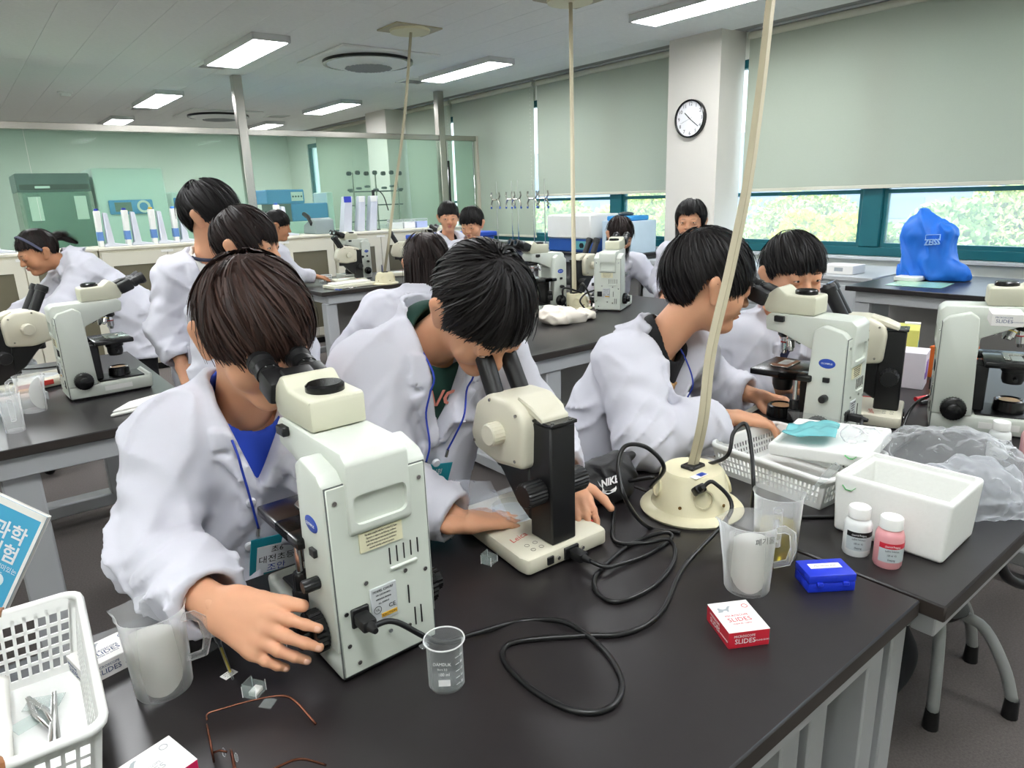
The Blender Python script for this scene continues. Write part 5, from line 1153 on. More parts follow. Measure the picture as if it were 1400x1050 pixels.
# blue case
t = thing('blue_case', 'small blue plastic case with white label', 'case', (1.052, .492, TZ), -36)
G().bx(-.04, .04, -.026, .026, 0, .017, .002, 2).build('case_bottom', mat('case_blue', '#1d35c4', .35, noise=(10, .06)), t); G().bx(-.0405, .0405, -.0265, .0265, .0175, .032, .002, 2).build('case_lid', MATS['case_blue'], t)
for x in (-.022, .022): G().bx(x - .005, x + .005, -.031, -.026, .013, .02, .001).build('latch', MATS['case_blue'], t)
lb = G().bx(-.027, .027, -.004, .011, .032, .0326).build('label', M_paper, t); text('print', 'Microscope slide', .0055, onto((0, .003, .0328), (1, 0, 0), (0, 1, 0)), M_gr, lb, .0001)
# reagent bottles
def bottle(label, loc, rz, liq, band, full=.045):
    t = thing('reagent_bottle', label, 'bottle', loc, rz, 'small plastic reagent bottles'); r = .0235
    G().lathe([(0, 0), (r * .92, 0), (r, .004), (r, .058), (r * .9, .066), (r * .62, .071), (r * .62, .074)], n=32).build('body', mat('bottle_' + liq, liq, .35, noise=(8, .03)), t)
    G().lathe([(r * .8, .072), (r * .8, .09), (r * .74, .092), (0, .092)], n=32).build('cap', M_wplas, t)
    V = []; F = []; n = 18
    for zc in (.014, .04, .0405, .05):
        for i in range(n + 1): a = -2.2 + 3.2 * i / n; V.append(((r + .0005) * math.cos(a), (r + .0005) * math.sin(a), zc))
    for k in range(3):
        for i in range(n): p = k * (n + 1) + i; F.append((p, p + 1, p + n + 2, p + n + 1))
    lab = mesh_obj('label', V, F, [mat('label_grey', '#b9c2c4', .5), band], t, 180, [0] * n + [1] * (2 * n))
    for k, s_ in enumerate(('Chemical Reagent', 'Iodine Solution', '100 ml  KI', 'Daejung')):
        text('print', s_, .0052 if k else .0048, onto(((r + .001) * math.cos(-1.3), (r + .001) * math.sin(-1.3), .045 - k * .0085), (-math.sin(-1.3), math.cos(-1.3), 0), (0, 0, 1)), M_prw if k == 0 else M_ink, lab, .0001, sx=.7)
bottle('small white reagent bottle with black banded label', (1.197, .508, TZ), -75, '#dfe2e0', M_black); bottle('small reagent bottle with pink liquid and red banded label', (1.196, .452, TZ), -70, '#d8979a', M_boxred)
bottle('white capped bottle behind the plastic bag', (1.90, .50, TZ), 0, '#dfe2e0', M_black); bottle('white capped pink bottle at the right edge behind the plastic bag', (1.945, .445, TZ), 0, '#e0b0b4', M_boxred)
# foam box
t = thing('foam_box', 'open white foam box on the right table', 'box', (1.335, .485, TZ), 2)
b = S(); b.box((0, 0, .06), (.082, .1, .06), None, .008, .004); b.box((0, 0, .085), (.066, .084, .07), None, .006, .003, '-'); b.box((0, 0, .118), (.072, .09, .008), None, .002, .002, '-')
v, q = b.mesh(.0028); v[:, 2] = np.maximum(v[:, 2], 0); v[:, :2] *= (1 + .5 * (v[:, 2:3] - .0))[:, :1] * .97; mesh_obj('box_wall', v, q, M_foam, t, 50)
tp = mat('green_tape', '#2f9a44', .4); G().tube([(-.0826, .085, .1), (-.0832, .078, .092), (-.0832, .068, .092), (-.0826, .06, .1)], .003, 6, flat=.25, up=(1, 0, 0)).build('tape', tp, t)
t = thing('foam_tray', 'white foam box cover lying tilted on the right basket', 'foam cover', (1.46, .70, TZ + .085), 8)
b = S(); b.box((0, 0, .014), (.085, .105, .015), None, .006, .003); b.box((0, 0, .034), (.072, .092, .012), None, .004, .003, '-'); v, q = b.mesh(.003); lo_ = mesh_obj('lid_panel', v, q, M_foam, t, 50); t.rotation_euler = (RAD(-5), RAD(-6), RAD(8))
G().tube([(-.0855, -.085, .026), (-.086, -.078, .02), (-.086, -.07, .02), (-.0855, -.062, .026)], .003, 6, flat=.25, up=(1, 0, 0)).build('tape', tp, t)
# teal zip bag on the lid
def sheet(name, label, cat, corners, m, amp, seed, n=26, loc=None, parent=None, thick=.0):
    """crumpled sheet through four corners"""
    c = [Vector(p) for p in corners]; o0 = sum(c, Vector()) / 4; V = np.zeros((n + 1, n + 1, 3)); nn = (c[1] - c[0]).cross(c[3] - c[0]).normalized()
    for i in range(n + 1):
        for j in range(n + 1):
            a, b2 = i / n, j / n; V[i, j] = (c[0] * (1 - a) * (1 - b2) + c[1] * a * (1 - b2) + c[2] * a * b2 + c[3] * (1 - a) * b2) - o0
    q = V.reshape(-1, 3); s1 = vnoise(q[:, 0] * 14, q[:, 1] * 14, q[:, 2] * 14, seed); s2 = vnoise(q[:, 0] * 34 + s1, q[:, 1] * 34, q[:, 2] * 34, seed + 1)
    q = q + np.array(nn)[None] * (amp * (np.abs(s1) * 1.4 + np.abs(s2) * .6))[:, None]
    F = [(i * (n + 1) + j, (i + 1) * (n + 1) + j, (i + 1) * (n + 1) + j + 1, i * (n + 1) + j + 1) for i in range(n) for j in range(n)]
    o = mesh_obj(name, q, F, m, parent, 30 if amp > .004 else 180); o.location = o0
    if thick: md = o.modifiers.new('solid', 'SOLIDIFY'); md.thickness = thick
    if label: tag(o, label, cat)
    return o
t = sheet('zip_bag', 'teal plastic zip bag on the foam lid', 'bag', [(1.375, .77, .865), (1.40, .66, .872), (1.50, .70, .868), (1.47, .80, .86)], mat('teal_film', '#7fd0d6', .2, trans=.25, noise=None), .012, 4, 16, thick=.001)
# baskets with square holes
def basket(label, loc, rz, w, d, h, m, handles=None, cell=.013, holes=True):
    t = thing('plastic_basket', label, 'basket', loc, rz, 'white plastic baskets'); fl = 1.13
    G().bx(-w / 2 / fl, w / 2 / fl, -d / 2 / fl, d / 2 / fl, 0, .003).build('floor_panel', m, t)
    def wall(p0, p1):
        # lattice between bottom and rim
        p0 = Vector(p0); p1 = Vector(p1); L = (p1 - p0).length; nx = max(4, int(L / cell)); nz = max(3, int((h - .03) / cell)); g = G(); out = (p1 - p0).cross(Vector((0, 0, 1))).normalized()
        def pt(a, z): b0 = p0 / fl; b1 = p1 / fl; k = z / h; q = (b0 * (1 - a) + b1 * a) * (1 - k) + (p0 * (1 - a) + p1 * a) * k; q.z = z; return q
        def bar(a0, a1, z0, z1):
            c = [pt(a0, z0), pt(a1, z0), pt(a1, z1), pt(a0, z1)]; e = out * .0012
            g.add([x - e for x in c] + [x + e for x in c], [(3, 2, 1, 0), (4, 5, 6, 7), (0, 1, 5, 4), (1, 2, 6, 5), (2, 3, 7, 6), (3, 0, 4, 7)])
        bar(0, 1, .0, .014); bar(0, 1, h - .018, h)
        for k in range(1, nz): zz = .014 + (h - .032) * k / nz; bar(.02, .98, zz - .0022, zz + .0022)
        for k in range(nx + 1): a = .03 + .94 * k / nx; ww = .0022 / L; bar(a - ww, a + ww, .01, h - .01)
        bar(0, .035, 0, h); bar(.965, 1, 0, h)
        return g
    a, b2 = w / 2, d / 2
    for p0, p1 in (((-a, -b2, 0), (a, -b2, 0)), ((a, -b2, 0), (a, b2, 0)), ((a, b2, 0), (-a, b2, 0)), ((-a, b2, 0), (-a, -b2, 0))): wall(p0, p1).build('lattice_wall', m, t, 20)
    rm = []; r = .018
    for cx, cy, a0 in ((a - r, b2 - r, 0), (-a + r, b2 - r, 90), (-a + r, -b2 + r, 180), (a - r, -b2 + r, 270)):
        for k in range(5): an = RAD(a0 + k * 22.5); rm.append((cx + (r + .004) * math.cos(an), cy + (r + .004) * math.sin(an), h))
    G().tube(rm, .0052, 8, closed=True, flat=1.3).build('rim', m, t, 60)
    if handles:
        for s in (-1, 1): G().tube([(-.055, s * (b2 + .003), h + .004), (-.045, s * (b2 + .006), h + .006), (.045, s * (b2 + .006), h + .006), (.055, s * (b2 + .003), h + .004)], .0085, 8, flat=.8).build('handle', handles, t)
    return t
M_bask = mat('basket_white', '#e8e9e6', .4, noise=(12, .03))
basket('white lattice basket at the left edge with brown handles', (-.105, .955, TZ), -3, .285, .33, .11, M_bask, mat('handle_brown', '#8a5a34', .5, noise=(20, .15)), .015)
basket('white lattice basket behind the hub under the foam lid', (1.43, .76, TZ), -4, .24, .29, .072, M_bask, None, .011)
# contents of the left basket
sheet('folded_tissue', 'crumpled white tissue paper in the left basket', 'paper', [(-.22, .82, .80), (-.06, .86, .772), (-.05, 1.05, .80), (-.22, 1.06, .85)], M_paper, .012, 9, 20, thick=.0008)
for k, (x, y, rz, lab) in enumerate(((-.025, 1.0, 12, 'steel tweezers lying in the left basket nearer the jug'), (-.012, .975, -6, 'broad steel spatula lying in the left basket'))):
    t = thing('tweezers' if k == 0 else 'spatula', lab, 'tool', (x, y, TZ + .012), rz)
    if k == 0:
        for s in (-1, 1): G().tube([(0, .05, .002), (s * .006, .0, .004), (s * .001, -.06, .002)], [.003, .0032, .001], 6, flat=.4).build('prong', M_chrome, t)
    else: G().tube([(0, .06, .004), (0, 0, .003), (0, -.05, .003)], [.003, .0045, .0075], 8, flat=.2, up=(1, 0, 0)).build('blade', M_chrome, t)
for (p, rz, lab) in (((-0.035, 1.003, 0.756), 20, 'clear glass slide in the left basket nearest the handle'), ((-0.019, 1.033, 0.757), -25, 'clear glass slide in the left basket by the tweezers')): card('glass_slide', lab, p, .045, .026, rz, M_slide, 'slide', .001)
# textbook standing at the left edge
bx = Vector((0.041, 1.373, 0.890)); r_ = Vector((0.100, 1.315, 0.858)) - bx; d_ = Vector((-0.050, 1.390, 0.732)) - bx; r_.normalize(); d_.normalize(); r_ = (r_ - d_ * r_.dot(d_)).normalized(); n_ = d_.cross(r_).normalized()
MB = Matrix((r_, -d_, r_.cross(-d_))).transposed().to_4x4(); MB.translation = bx
t = thing('textbook', 'blue science textbook leaning at the left edge', 'book', tuple(bx)); R_ = MB.to_3x3().to_4x4()
bw, bh = .17, .235
G(R_).bx(-bw, 0, -bh, 0, -.0012, 0).build('cover', mat('cover_blue', '#3f9fc4', .4, noise=(4, .05)), t); G(R_).bx(-bw + .002, -.001, -bh + .001, -.001, -.01, -.0013).build('pages', M_paper, t); G(R_).bx(-bw, 0, -bh, 0, -.0115, -.0102).build('back_cover', M_paper, t)
G(R_).bx(-bw, .0, -.012, 0, .0, .0003).bx(-.006, 0, -bh, 0, 0, .0003).build('cover_border', M_paper, t)
for s_, x, y, sz in (('과학', -.048, -.052, .034), ('실험', -.048, -.088, .034)): text('title', s_, sz, R_ @ Matrix.Translation((x, y, .0005)), M_prw, t, .0002, bold=.0006)
for k in range(3): text('subtitle', ['안전하고 재미있는', '탐구활동', '가이드'][k], .011, R_ @ Matrix.Translation((-.05, -.112 - k * .014, .0005)), M_prw, t, .0001)
cov = [(-.01, -.235), (-.012, -.17), (-.03, -.15), (-.05, -.16), (-.06, -.2), (-.06, -.235)]; mesh_obj('cover_art', [R_ @ Vector((x, y, .0006)) for x, y in cov], [tuple(range(6))], mat('art_orange', '#e08a5a', .5), t, 0)
G(R_ @ Matrix.Translation((-.035, -.135, .0006))).lathe([(0, 0), (.012, 0)], n=20).build('cover_art', mat('art_white', '#dfe9ec', .5), t)
# petri dish on the stereo microscope, sports bag, white disc
t = thing('petri_dish', 'clear petri dish on the stereo microscope base', 'dish', (.785, 1.005, TZ + .0365))
G().lathe([(0, 0), (.043, 0), (.045, .002), (.045, .014), (.0435, .014), (.0435, .003), (0, .002)], n=36).build('dish', M_clear, t)
sheet('plastic_wrap', 'crumpled clear plastic film under the stereo microscope', 'plastic', [(.69, 1.0, .80), (.75, .97, .79), (.77, 1.06, .84), (.69, 1.08, .86)], film('wrap_film', '#dfe4ee', .28, .15), .012, 3, 16)
t = thing('white_dish', 'flat white disc behind the cream hub', 'dish', (1.346, 0.968, 0.752)); G().lathe([(0, 0), (.045, 0), (.05, .006), (.048, .007), (.043, .002), (0, .002)], n=32).build('disc', M_wplas, t)
b = S(); b.ell((0, 0, .03), (.075, .055, .038), None, .03); b.ell((.03, .012, .05), (.05, .035, .03), None, .03); b.ell((-.05, -.005, .022), (.045, .04, .024), None, .02); b.cone((.055, .03, .07), (.085, .035, .078), .018, .008, .02)
b.func(lambda X, Y, Z: -.009 * np.clip(1 - 2 * np.abs(vnoise(X * 30 + Z * 20, Y * 30, Z * 18, 7)), 0, 1), (-.2, -.2, -.1), (.2, .2, .2), .01, 'n')
v, q = b.mesh(.0035); v[:, 2] = np.maximum(v[:, 2], 0); t = mesh_obj('sports_bag', v, q, mat('bag_nylon', '#141416', .55, noise=(30, .2), bump=(300, .2)), None, 180); t.location = (1.02, .995, TZ); t.rotation_euler = (0, 0, RAD(-32)); tag(t, 'black drawstring sports bag with white swoosh logo', 'bag')
def on_bag(px_, py_):
    """front surface of the bag in its own frame"""
    k = (v[:, 0] - px_) ** 2 + (v[:, 2] - py_) ** 2 + (v[:, 1] > 0) * 1.0; i = int(np.argmin(k)); return v[i]
sw = [(-.5, .28), (-.38, -.12), (-.18, -.2), (.1, -.1), (.5, .42), (.1, .02), (-.12, -.06), (-.3, .0), (-.38, .1)]; pts = [tuple(on_bag(.018 + x * .06, .045 + y * .05) + A3((0, -.0022, 0))) for x, y in sw]
mesh_obj('swoosh_mark', pts, [tuple(range(len(pts)))], M_prw, t, 0)
c0 = on_bag(.014, .06); text('brand_text', 'NIKE', .021, onto(Vector(c0) + Vector((-.002, -.006, 0)), (1, 0, .28), (0, .5, 1)), M_prw, t, .0015, shear=.35, sx=.85, bold=.0007)
# clear plastic bags on the right
def plastic_bag(label, loc, size, seed, m):
    b = S(); b.ell((0, 0, size[2] * .5), (size[0], size[1], size[2] * .5), None, .03); b.ell((size[0] * .5, -size[1] * .3, size[2] * .3), (size[0] * .6, size[1] * .6, size[2] * .32), None, .03); b.cone((-size[0] * .6, size[1] * .5, size[2] * .6), (-size[0] * 1.2, size[1] * 1.1, size[2] * .9), .03, .012, .04)
    b.func(lambda X, Y, Z: -.02 * np.abs(vnoise(X * 22, Y * 22, Z * 22, seed)) - .01 * np.abs(vnoise(X * 48, Y * 48, Z * 48, seed + 1)), (-.5, -.5, -.2), (.5, .5, .5), .01, 'n')
    v, q = b.mesh(.006); v[:, 2] = np.maximum(v[:, 2], 0); o = mesh_obj('plastic_bag', v, q, m, None, 25); o.location = loc; tag(o, label, 'bag'); return o
M_bag = film('bag_film', '#f2f4f6', .2, .12, white=.6)
plastic_bag('large clear plastic bag beside the foam box', (1.60, .50, TZ), (.11, .14, .13), 21, M_bag)
plastic_bag('small clear plastic bag of white tubes at the table edge', (1.53, .425, TZ), (.075, .07, .10), 31, film('bag_film_milky', '#f2f4f8', .3, .2, white=.6))
zb = sheet('zip_bag', 'clear zip bag with blue closure strip standing behind the foam box', 'bag', [(1.60, .82, .76), (1.66, .64, .76), (1.64, .62, .85), (1.56, .86, .87)], M_bag, .012, 12, 18)
# pens, glove boxes behind
def pen(label, p, rz, col):
    t = thing('marker_pen', label, 'pen', p, rz, 'marker pens'); G().cyl((-.06, 0, .008), (.025, 0, .008), .0075, n=12).build('barrel', M_wplas, t); G().cyl((.025, 0, .008), (.065, 0, .008), .0082, .007, 12).build('cap', mat('pen_' + col, col, .35), t)
pen('red capped marker pen by the glove box', (2.30, .80, TZ), 160, '#b8252c'); pen('black capped marker pen by the glove box', (2.27, .775, TZ), 160, '#18181a')
def carton(label, p, rz, size, col, parts):
    t = thing('carton', label, 'box', p, rz, 'small cartons on the right table'); G().bx(-size[0] / 2, size[0] / 2, -size[1] / 2, size[1] / 2, 0, size[2], .0015).build('box_body', mat('carton_' + col, col, .5), t)
    for (nm, c, s, col2) in parts: G().box(c, s).build(nm, mat('print_' + col2, col2, .5), t)
carton('white glove box with purple hand print', (2.42, .93, TZ), 15, (.1, .12, .12), '#d9d4dc', [('hand_print', (.0, -.0605, .06), (.045, .001, .06), '#7f56b0'), ('hand_print', (-.02, -.0605, .045), (.05, .001, .02), '#6a48a0')])
carton('yellow green carton tilted behind the glove box', (2.58, 1.02, TZ), 20, (.14, .11, .165), '#c9c766', [('blue_print', (-.045, -.0555, .1), (.03, .001, .05), '#3aa0c8'), ('flap', (.06, -.03, .16), (.03, .05, .02), '#e6e6dc')])
carton('orange carton above brown box', (2.62, .86, TZ), -10, (.12, .1, .11), '#d9692b', [('label', (-.02, -.0505, .03), (.03, .001, .015), '#e8e6e0'), ('base_band', (0, -.0503, .03), (.118, .0008, .06), '#a86a20')])
# stool under the right table
def stool(label, cx, cy, seat_z, seat=True, rot=0):
    t = thing('lab_stool', label, 'stool', (cx, cy, 0), rot); lg = mat('stool_grey', '#8f9190', .4)
    hz = seat_z - .22
    G().cyl((0, 0, hz), (0, 0, seat_z - .02), .022, n=16).build('post', M_chrome, t); G().lathe([(0, -.05), (.05, -.05), (.075, -.02), (.06, .01), (.028, .03), (0, .03)], (0, 0, hz), n=24).build('hub_cover', M_black, t)
    G().lathe([(0, -.03), (.14, -.025), (.165, 0), (.15, .025), (0, .035)], (0, 0, seat_z), n=32).build('seat', M_rubber, t)
    for k in range(5):
        a = 2 * math.pi * k / 5; c, s = math.cos(a), math.sin(a); G().tube(spline([(c * .04, s * .04, hz - .03), (c * .11, s * .11, hz - .045), (c * .17, s * .17, hz - .14), (c * .2, s * .2, .05)], 14), .015, 10).build('leg', lg, t, 180)
        G().cyl((c * .2, s * .2, 0), (c * .2, s * .2, .055), .02, .017, 12).build('rubber_foot', M_black, t)
stool('grey legged stool under the right table', 1.98, .60, .5, rot=-85)
stool('stool behind the table where the upright boy sits', 2.1, 1.42, .46); stool('stool under the seated girl with her back turned', 1.28, 2.28, .5); stool('stool under the brown haired girl at the middle table', 3.73, 3.6, .46); stool('stool under the girl by the white column', 3.94, 2.99, .48)
# ------------------------------------------------------------------ details worn by the class
bd, c_, rt, up_, n_, R_ = lanyard(PA, -.22, -.03, .05, (.1, .1))
for k, (s_, sz, m_) in enumerate((('초등학교', .018, M_ink), ('대전샘머리', .02, M_ink), ('조안나', .022, M_blue))): pass
mm = R_.to_4x4(); mm.translation = Vector(c_) + Vector(n_) * .0014; G(mm).bx(-.038, .038, -.035, .03, 0, .0004).build('name_card', M_pvc, bd)
for k, (s_, sz, m_) in enumerate((('초6', .017, M_ink), ('대전초등', .019, M_ink), ('조안', .02, M_blue))): q_ = R_.to_4x4(); q_.translation = Vector(c_) + Vector(n_) * .002 + Vector(up_) * (.018 - .022 * k); text('print', s_, sz, q_, m_, bd, .0001)
bd, c_, rt, up_, n_, R_ = lanyard(PB, -.225, .015, .05, (.095, .09))
for k, s_ in enumerate(('과학실험', '체험캠프')): q_ = R_.to_4x4(); q_.translation = Vector(c_) + Vector(n_) * .0015 + Vector(up_) * (.025 - .016 * k); text('print', s_, .014, q_, M_pvc, bd, .0001)
bd, c_, rt, up_, n_, R_ = lanyard(PC, -.2, .0, .045, (.09, .09), off=.02)
mm = R_.to_4x4(); mm.translation = Vector(c_) + Vector(n_) * .0014; G(mm).bx(-.04, .04, .012, .04, 0, .0006).build('badge_window', M_clear, bd)
q_ = R_.to_4x4(); q_.translation = Vector(c_) + Vector(n_) * .002 - Vector(up_) * .012; text('print', '과학실험', .012, q_, M_pvc, bd, .0001)
def pocket(pr, lx, lu, w=.1, h=.12):
    n = 8; V = []; F = []; P = [[pr['surf'](lx - w / 2 + w * i / n, lu - h * j / n, 0) for j in range(n + 1)] for i in range(n + 1)]
    f = pr['f']; LFm = np.median([p @ f for r in P for p in r]); A = np.array(P)
    d = A @ f; d = np.clip(d, LFm - .03, LFm + .03)
    for _ in range(4): d[1:-1] = (d[:-2] + d[2:] + 2 * d[1:-1]) / 4; d[:, 1:-1] = (d[:, :-2] + d[:, 2:] + 2 * d[:, 1:-1]) / 4
    A = A + (d - A @ f + .0055)[..., None] * f - pr['base']; V = A.reshape(-1, 3)
    F = [(i * (n + 1) + j, (i + 1) * (n + 1) + j, (i + 1) * (n + 1) + j + 1, i * (n + 1) + j + 1) for i in range(n) for j in range(n)]
    o = mesh_obj('pocket', V, F, M_coat, pr['coat'], 180); md = o.modifiers.new('solid', 'SOLIDIFY'); md.thickness = .004; md.offset = 0
pocket(PA, -.085, -.12); pocket(PC, .12, -.36, .11, .13); pocket(PE, -.085, -.13); pocket(PE, .1, -.3, .12, .14)
def shirt_mark(pr, lx, lu, build):
    p = pr['surf'](lx, lu, .004, True) - pr['base']; R = Matrix((Vector(-pr['x']), Vector(pr['u']), Vector(pr['f']))).transposed().to_4x4(); R.translation = Vector(p); build(R, pr['shirt'])
shirt_mark(PB, .0, -.1, lambda M, s: text('shirt_letters', 'A/C', .05, M, mat('letter_pink', '#d98878', .7), s, .001, bold=.001))
shirt_mark(PC, -.0, -.1, lambda M, s: G(M).ell((0, 0, 0), (.024, .021, .004)).ell((-.014, .018, 0), (.007, .007, .003)).ell((.014, .018, 0), (.007, .007, .003)).build('round_patch', mat('patch_tan', '#c9a06a', .8), s))
shirt_mark(PE, .0, -.17, lambda M, s: text('shirt_letters', 'Kid', .05, M, M_ink, s, .001, shear=.3))
G().tube([Vector(PE['nb'] + PE['x'] * .066 * math.cos(a) + PE['f'] * (.012 + .066 * math.sin(a)) + PE['u'] * (.006 - .012 * math.sin(a)) - PE['base']) for a in [2 * math.pi * i / 32 for i in range(32)]], .007, 8, closed=True).build('neckline', mat('navy_rib', '#20243a', .8), PE['shirt'], 180)
# headband of the bending girl
hb = A3((.375, 4.74, 1.185)); yv = nrm((-.9, -.18, -.38)); zv = A3((0, 0, 1)); zv = nrm(zv - yv * (zv @ yv)); xv = np.cross(yv, zv); bs = PG['base']
G().tube([Vector(hb + xv * .094 * math.cos(a) + (zv * .9 + yv * .42) * .118 * math.sin(a) + zv * .012 - bs) for a in [math.pi * i / 24 for i in range(25)]], .008, 8, flat=.3).build('headband', mat('headband_grey', '#4c4f63', .7), PG['body'], 180)
# ------------------------------------------------------------------ left table
jug('cloudy plastic jug with filter paper on the left table', (0.116, 2.775, 0.750), 150, (60, 'left table jug'), group='cloudy plastic measuring jugs'); 
t = thing('glass_beaker', 'short glass beaker at the left edge of the left table', 'beaker', (0.033, 2.812, 0.750)); G().lathe([(0, .001), (.04, .001), (.042, .004), (.042, .085), (.045, .088), (.041, .086), (.041, .004), (0, .003)], n=32).build('glass_wall', M_clear, t); G().lathe([(0, .003), (.04, .003), (.04, .03), (0, .03)], n=28).build('water', M_clear, t)
jug('empty measuring jug with upright handle at the left table edge', (0.048, 2.549, 0.750), -90, None, h=.12, r=.03)
t = thing('folded_paper_towel', 'folded white paper towel on the left table', 'paper', (.41, 2.565, TZ), 18); G().prism([(-.13, -.035), (.02, -.055), (.14, .0), (.13, .05), (-.03, .04)], 0, .012, 'z', .004).build('towel_layers', M_paper, t); G().prism([(-.12, -.03), (.02, -.048), (.12, .0), (.11, .042), (-.03, .034)], .012, .02, 'z', .004).build('towel_layers', M_paper, t)
t = thing('specimen_tray', 'shallow clear tray with slides behind the left microscope', 'tray', (.02, 2.98, TZ), 8); G().bx(-.14, .14, -.09, .09, 0, .004).bx(-.14, -.135, -.09, .09, .004, .03).bx(.135, .14, -.09, .09, .004, .03).bx(-.14, .14, -.09, -.085, .004, .03).bx(-.14, .14, .085, .09, .004, .03).build('tray_walls', M_clear, t); G().bx(-.1, .1, -.05, .06, .004, .018, .002).build('slide_stack', mat('stain_pink', '#d9b8ac', .6), t)
pen('orange pencil on the left table tray', (.06, 2.93, TZ + .032), 5, '#d98a24')
cable('thin black cable across the left table', [(-0.010, 3.456, 0.800), (0.104, 3.338, 0.800), (0.197, 3.276, 0.800), (0.296, 3.261, 0.800)], r=.004, n=20)
b = S(); b.ell((0, 0, .05), (.14, .07, .05), None, .04); b.cone((-.1, 0, .06), (-.2, .02, .1), .05, .03, .05); b.func(lambda X, Y, Z: -.02 * np.clip(1 - 2 * np.abs(vnoise(X * 16 + Z * 9, Y * 16, Z * 12, 3)), 0, 1), (-.4, -.3, -.1), (.3, .3, .3), .01, 'n'); v, q = b.mesh(.009); v[:, 2] = np.maximum(v[:, 2], 0); o = mesh_obj('pencil_pouch', v, q, mat('pouch_dark', '#2a2827', .7), None, 180); o.location = (-.02, 3.35, TZ); tag(o, 'dark cloth pouch behind the left stereo microscope', 'pouch')
t = thing('clear_box', 'low clear plastic box with pink contents on the left back table', 'box', (.13, 4.42, TZ), 0); G().bx(-.14, .14, -.09, .09, 0, .05, .004).build('box_wall', M_clear, t); G().bx(-.15, .15, -.1, .1, .05, .062, .004).build('box_cover', M_clear, t); G().bx(-.1, .1, -.06, .06, .004, .025, .002).build('contents', mat('pink_sheet', '#d88a8a', .6), t)
# ------------------------------------------------------------------ middle table
b = S(); b.ell((0, 0, .03), (.13, .09, .035), None, .03); b.ell((.09, -.03, .02), (.09, .05, .02), None, .03); b.ell((-.07, .04, .05), (.07, .05, .03), None, .03); b.func(lambda X, Y, Z: -.016 * np.clip(1 - 2 * np.abs(vnoise(X * 16 + Z * 9, Y * 18, Z * 14, 13)), 0, 1), (-.3, -.3, -.1), (.3, .3, .2), .01, 'n'); v, q = b.mesh(.006); v[:, 2] = np.maximum(v[:, 2], 0); o = mesh_obj('snack_bag', v, q, mat('bag_paper', '#dcd3c6', .6, noise=(10, .06)), None, 180); o.location = (2.46, 2.66, TZ); tag(o, 'crumpled pale snack bag on the middle table', 'bag')
G().box((.02, -.05, .062), (.07, .03, .002), .001, R=Matrix.Rotation(.5, 3, 'X')).build('brand_patch', mat('patch_navy', '#23306a', .4), o)
t = thing('paper_stack', 'loose white papers beside the middle microscope', 'paper', (2.98, 2.98, TZ), 10); G().bx(-.12, .12, -.09, .09, 0, .006).build('sheets', M_paper, t)
cable('black cables tangled beside the middle table hub', [(2.809, 2.878, 0.850), (2.659, 2.872, 0.888), (2.702, 2.871, 0.757), (2.740, 2.709, 0.757), (3.059, 3.006, 0.757), (3.031, 3.139, 0.780), (2.822, 2.879, 0.900), (2.876, 2.868, 0.757), (2.771, 2.995, 0.757)], r=.006, n=90)
cable('black cable loop reaching the middle microscope', [(2.757, 2.726, 0.881), (2.750, 2.789, 0.856), (2.720, 2.799, 0.817), (2.779, 2.819, 0.757), (2.837, 3.002, 0.757)], r=.005, n=50)
t = thing('grey_chair', 'grey plastic chair behind the long haired girl', 'chair', (4.12, 3.78, 0), 25)
G().bx(-.2, .2, -.2, .2, .43, .46, .012, 2).build('seat', mat('chair_grey', '#8d9093', .5), t); G().box((0, .21, .72), (.4, .03, .34), .014, 2, R=Matrix.Rotation(-.12, 3, 'X')).build('backrest', MATS['chair_grey'], t)
for x in (-.17, .17):
    for y in (-.17, .17): G().cyl((x, y, 0), (x, y, .43), .012, n=10).build('leg', M_steel, t)
    G().cyl((x, .19, .44), (x, .215, .75), .012, n=10).build('back_post', M_steel, t)
# ------------------------------------------------------------------ far table
for k in range(4):
    p = Vector((2.418, 5.558, 0.750)) + Vector((.0, .0, .016 * k)); t = thing('petri_dish', 'clear petri dish in the small stack on the far table, %s' % ['lowest', 'second from below', 'third from below', 'topmost'][k], 'dish', p, 0, 'stacked petri dishes'); G().lathe([(0, 0), (.05, 0), (.052, .002), (.052, .015), (0, .0155)], n=20).build('dish', M_pp, t)
t = thing('dissection_tray', 'pale tray with slides on the far table', 'tray', (2.45, 5.12, TZ), 5); G().bx(-.22, .16, -.09, .09, 0, .025, .004).build('tray_body', mat('tray_cream', '#dedcc8', .5), t); G().bx(-.19, .13, -.06, .06, .025, .04, .003).build('slide_stack', M_paper, t)
t = thing('scissors', 'blue handled scissors on the far table edge', 'tool', (2.34, 4.98, TZ), 15)
for s in (-1, 1): G().tube([(-.08, s * .02, .006), (0, 0, .006), (.08, -s * .006, .004)], [.004, .004, .002], 6).build('blade', M_chrome, t); G().lathe([(.012, -.003), (.016, 0), (.012, .003)], (-.095, s * .02, .006), n=14).build('finger_ring', mat('ring_blue', '#2a57b8', .4), t)
cable('black cables bundled at the foot of the thin slanted duct', [(2.690, 4.641, 0.757), (2.764, 4.489, 0.800), (2.727, 4.271, 0.889), (2.754, 4.238, 0.856), (2.899, 4.656, 0.757), (2.920, 4.480, 0.757), (2.717, 4.290, 0.920), (2.744, 4.569, 0.757)], r=.007, n=70)
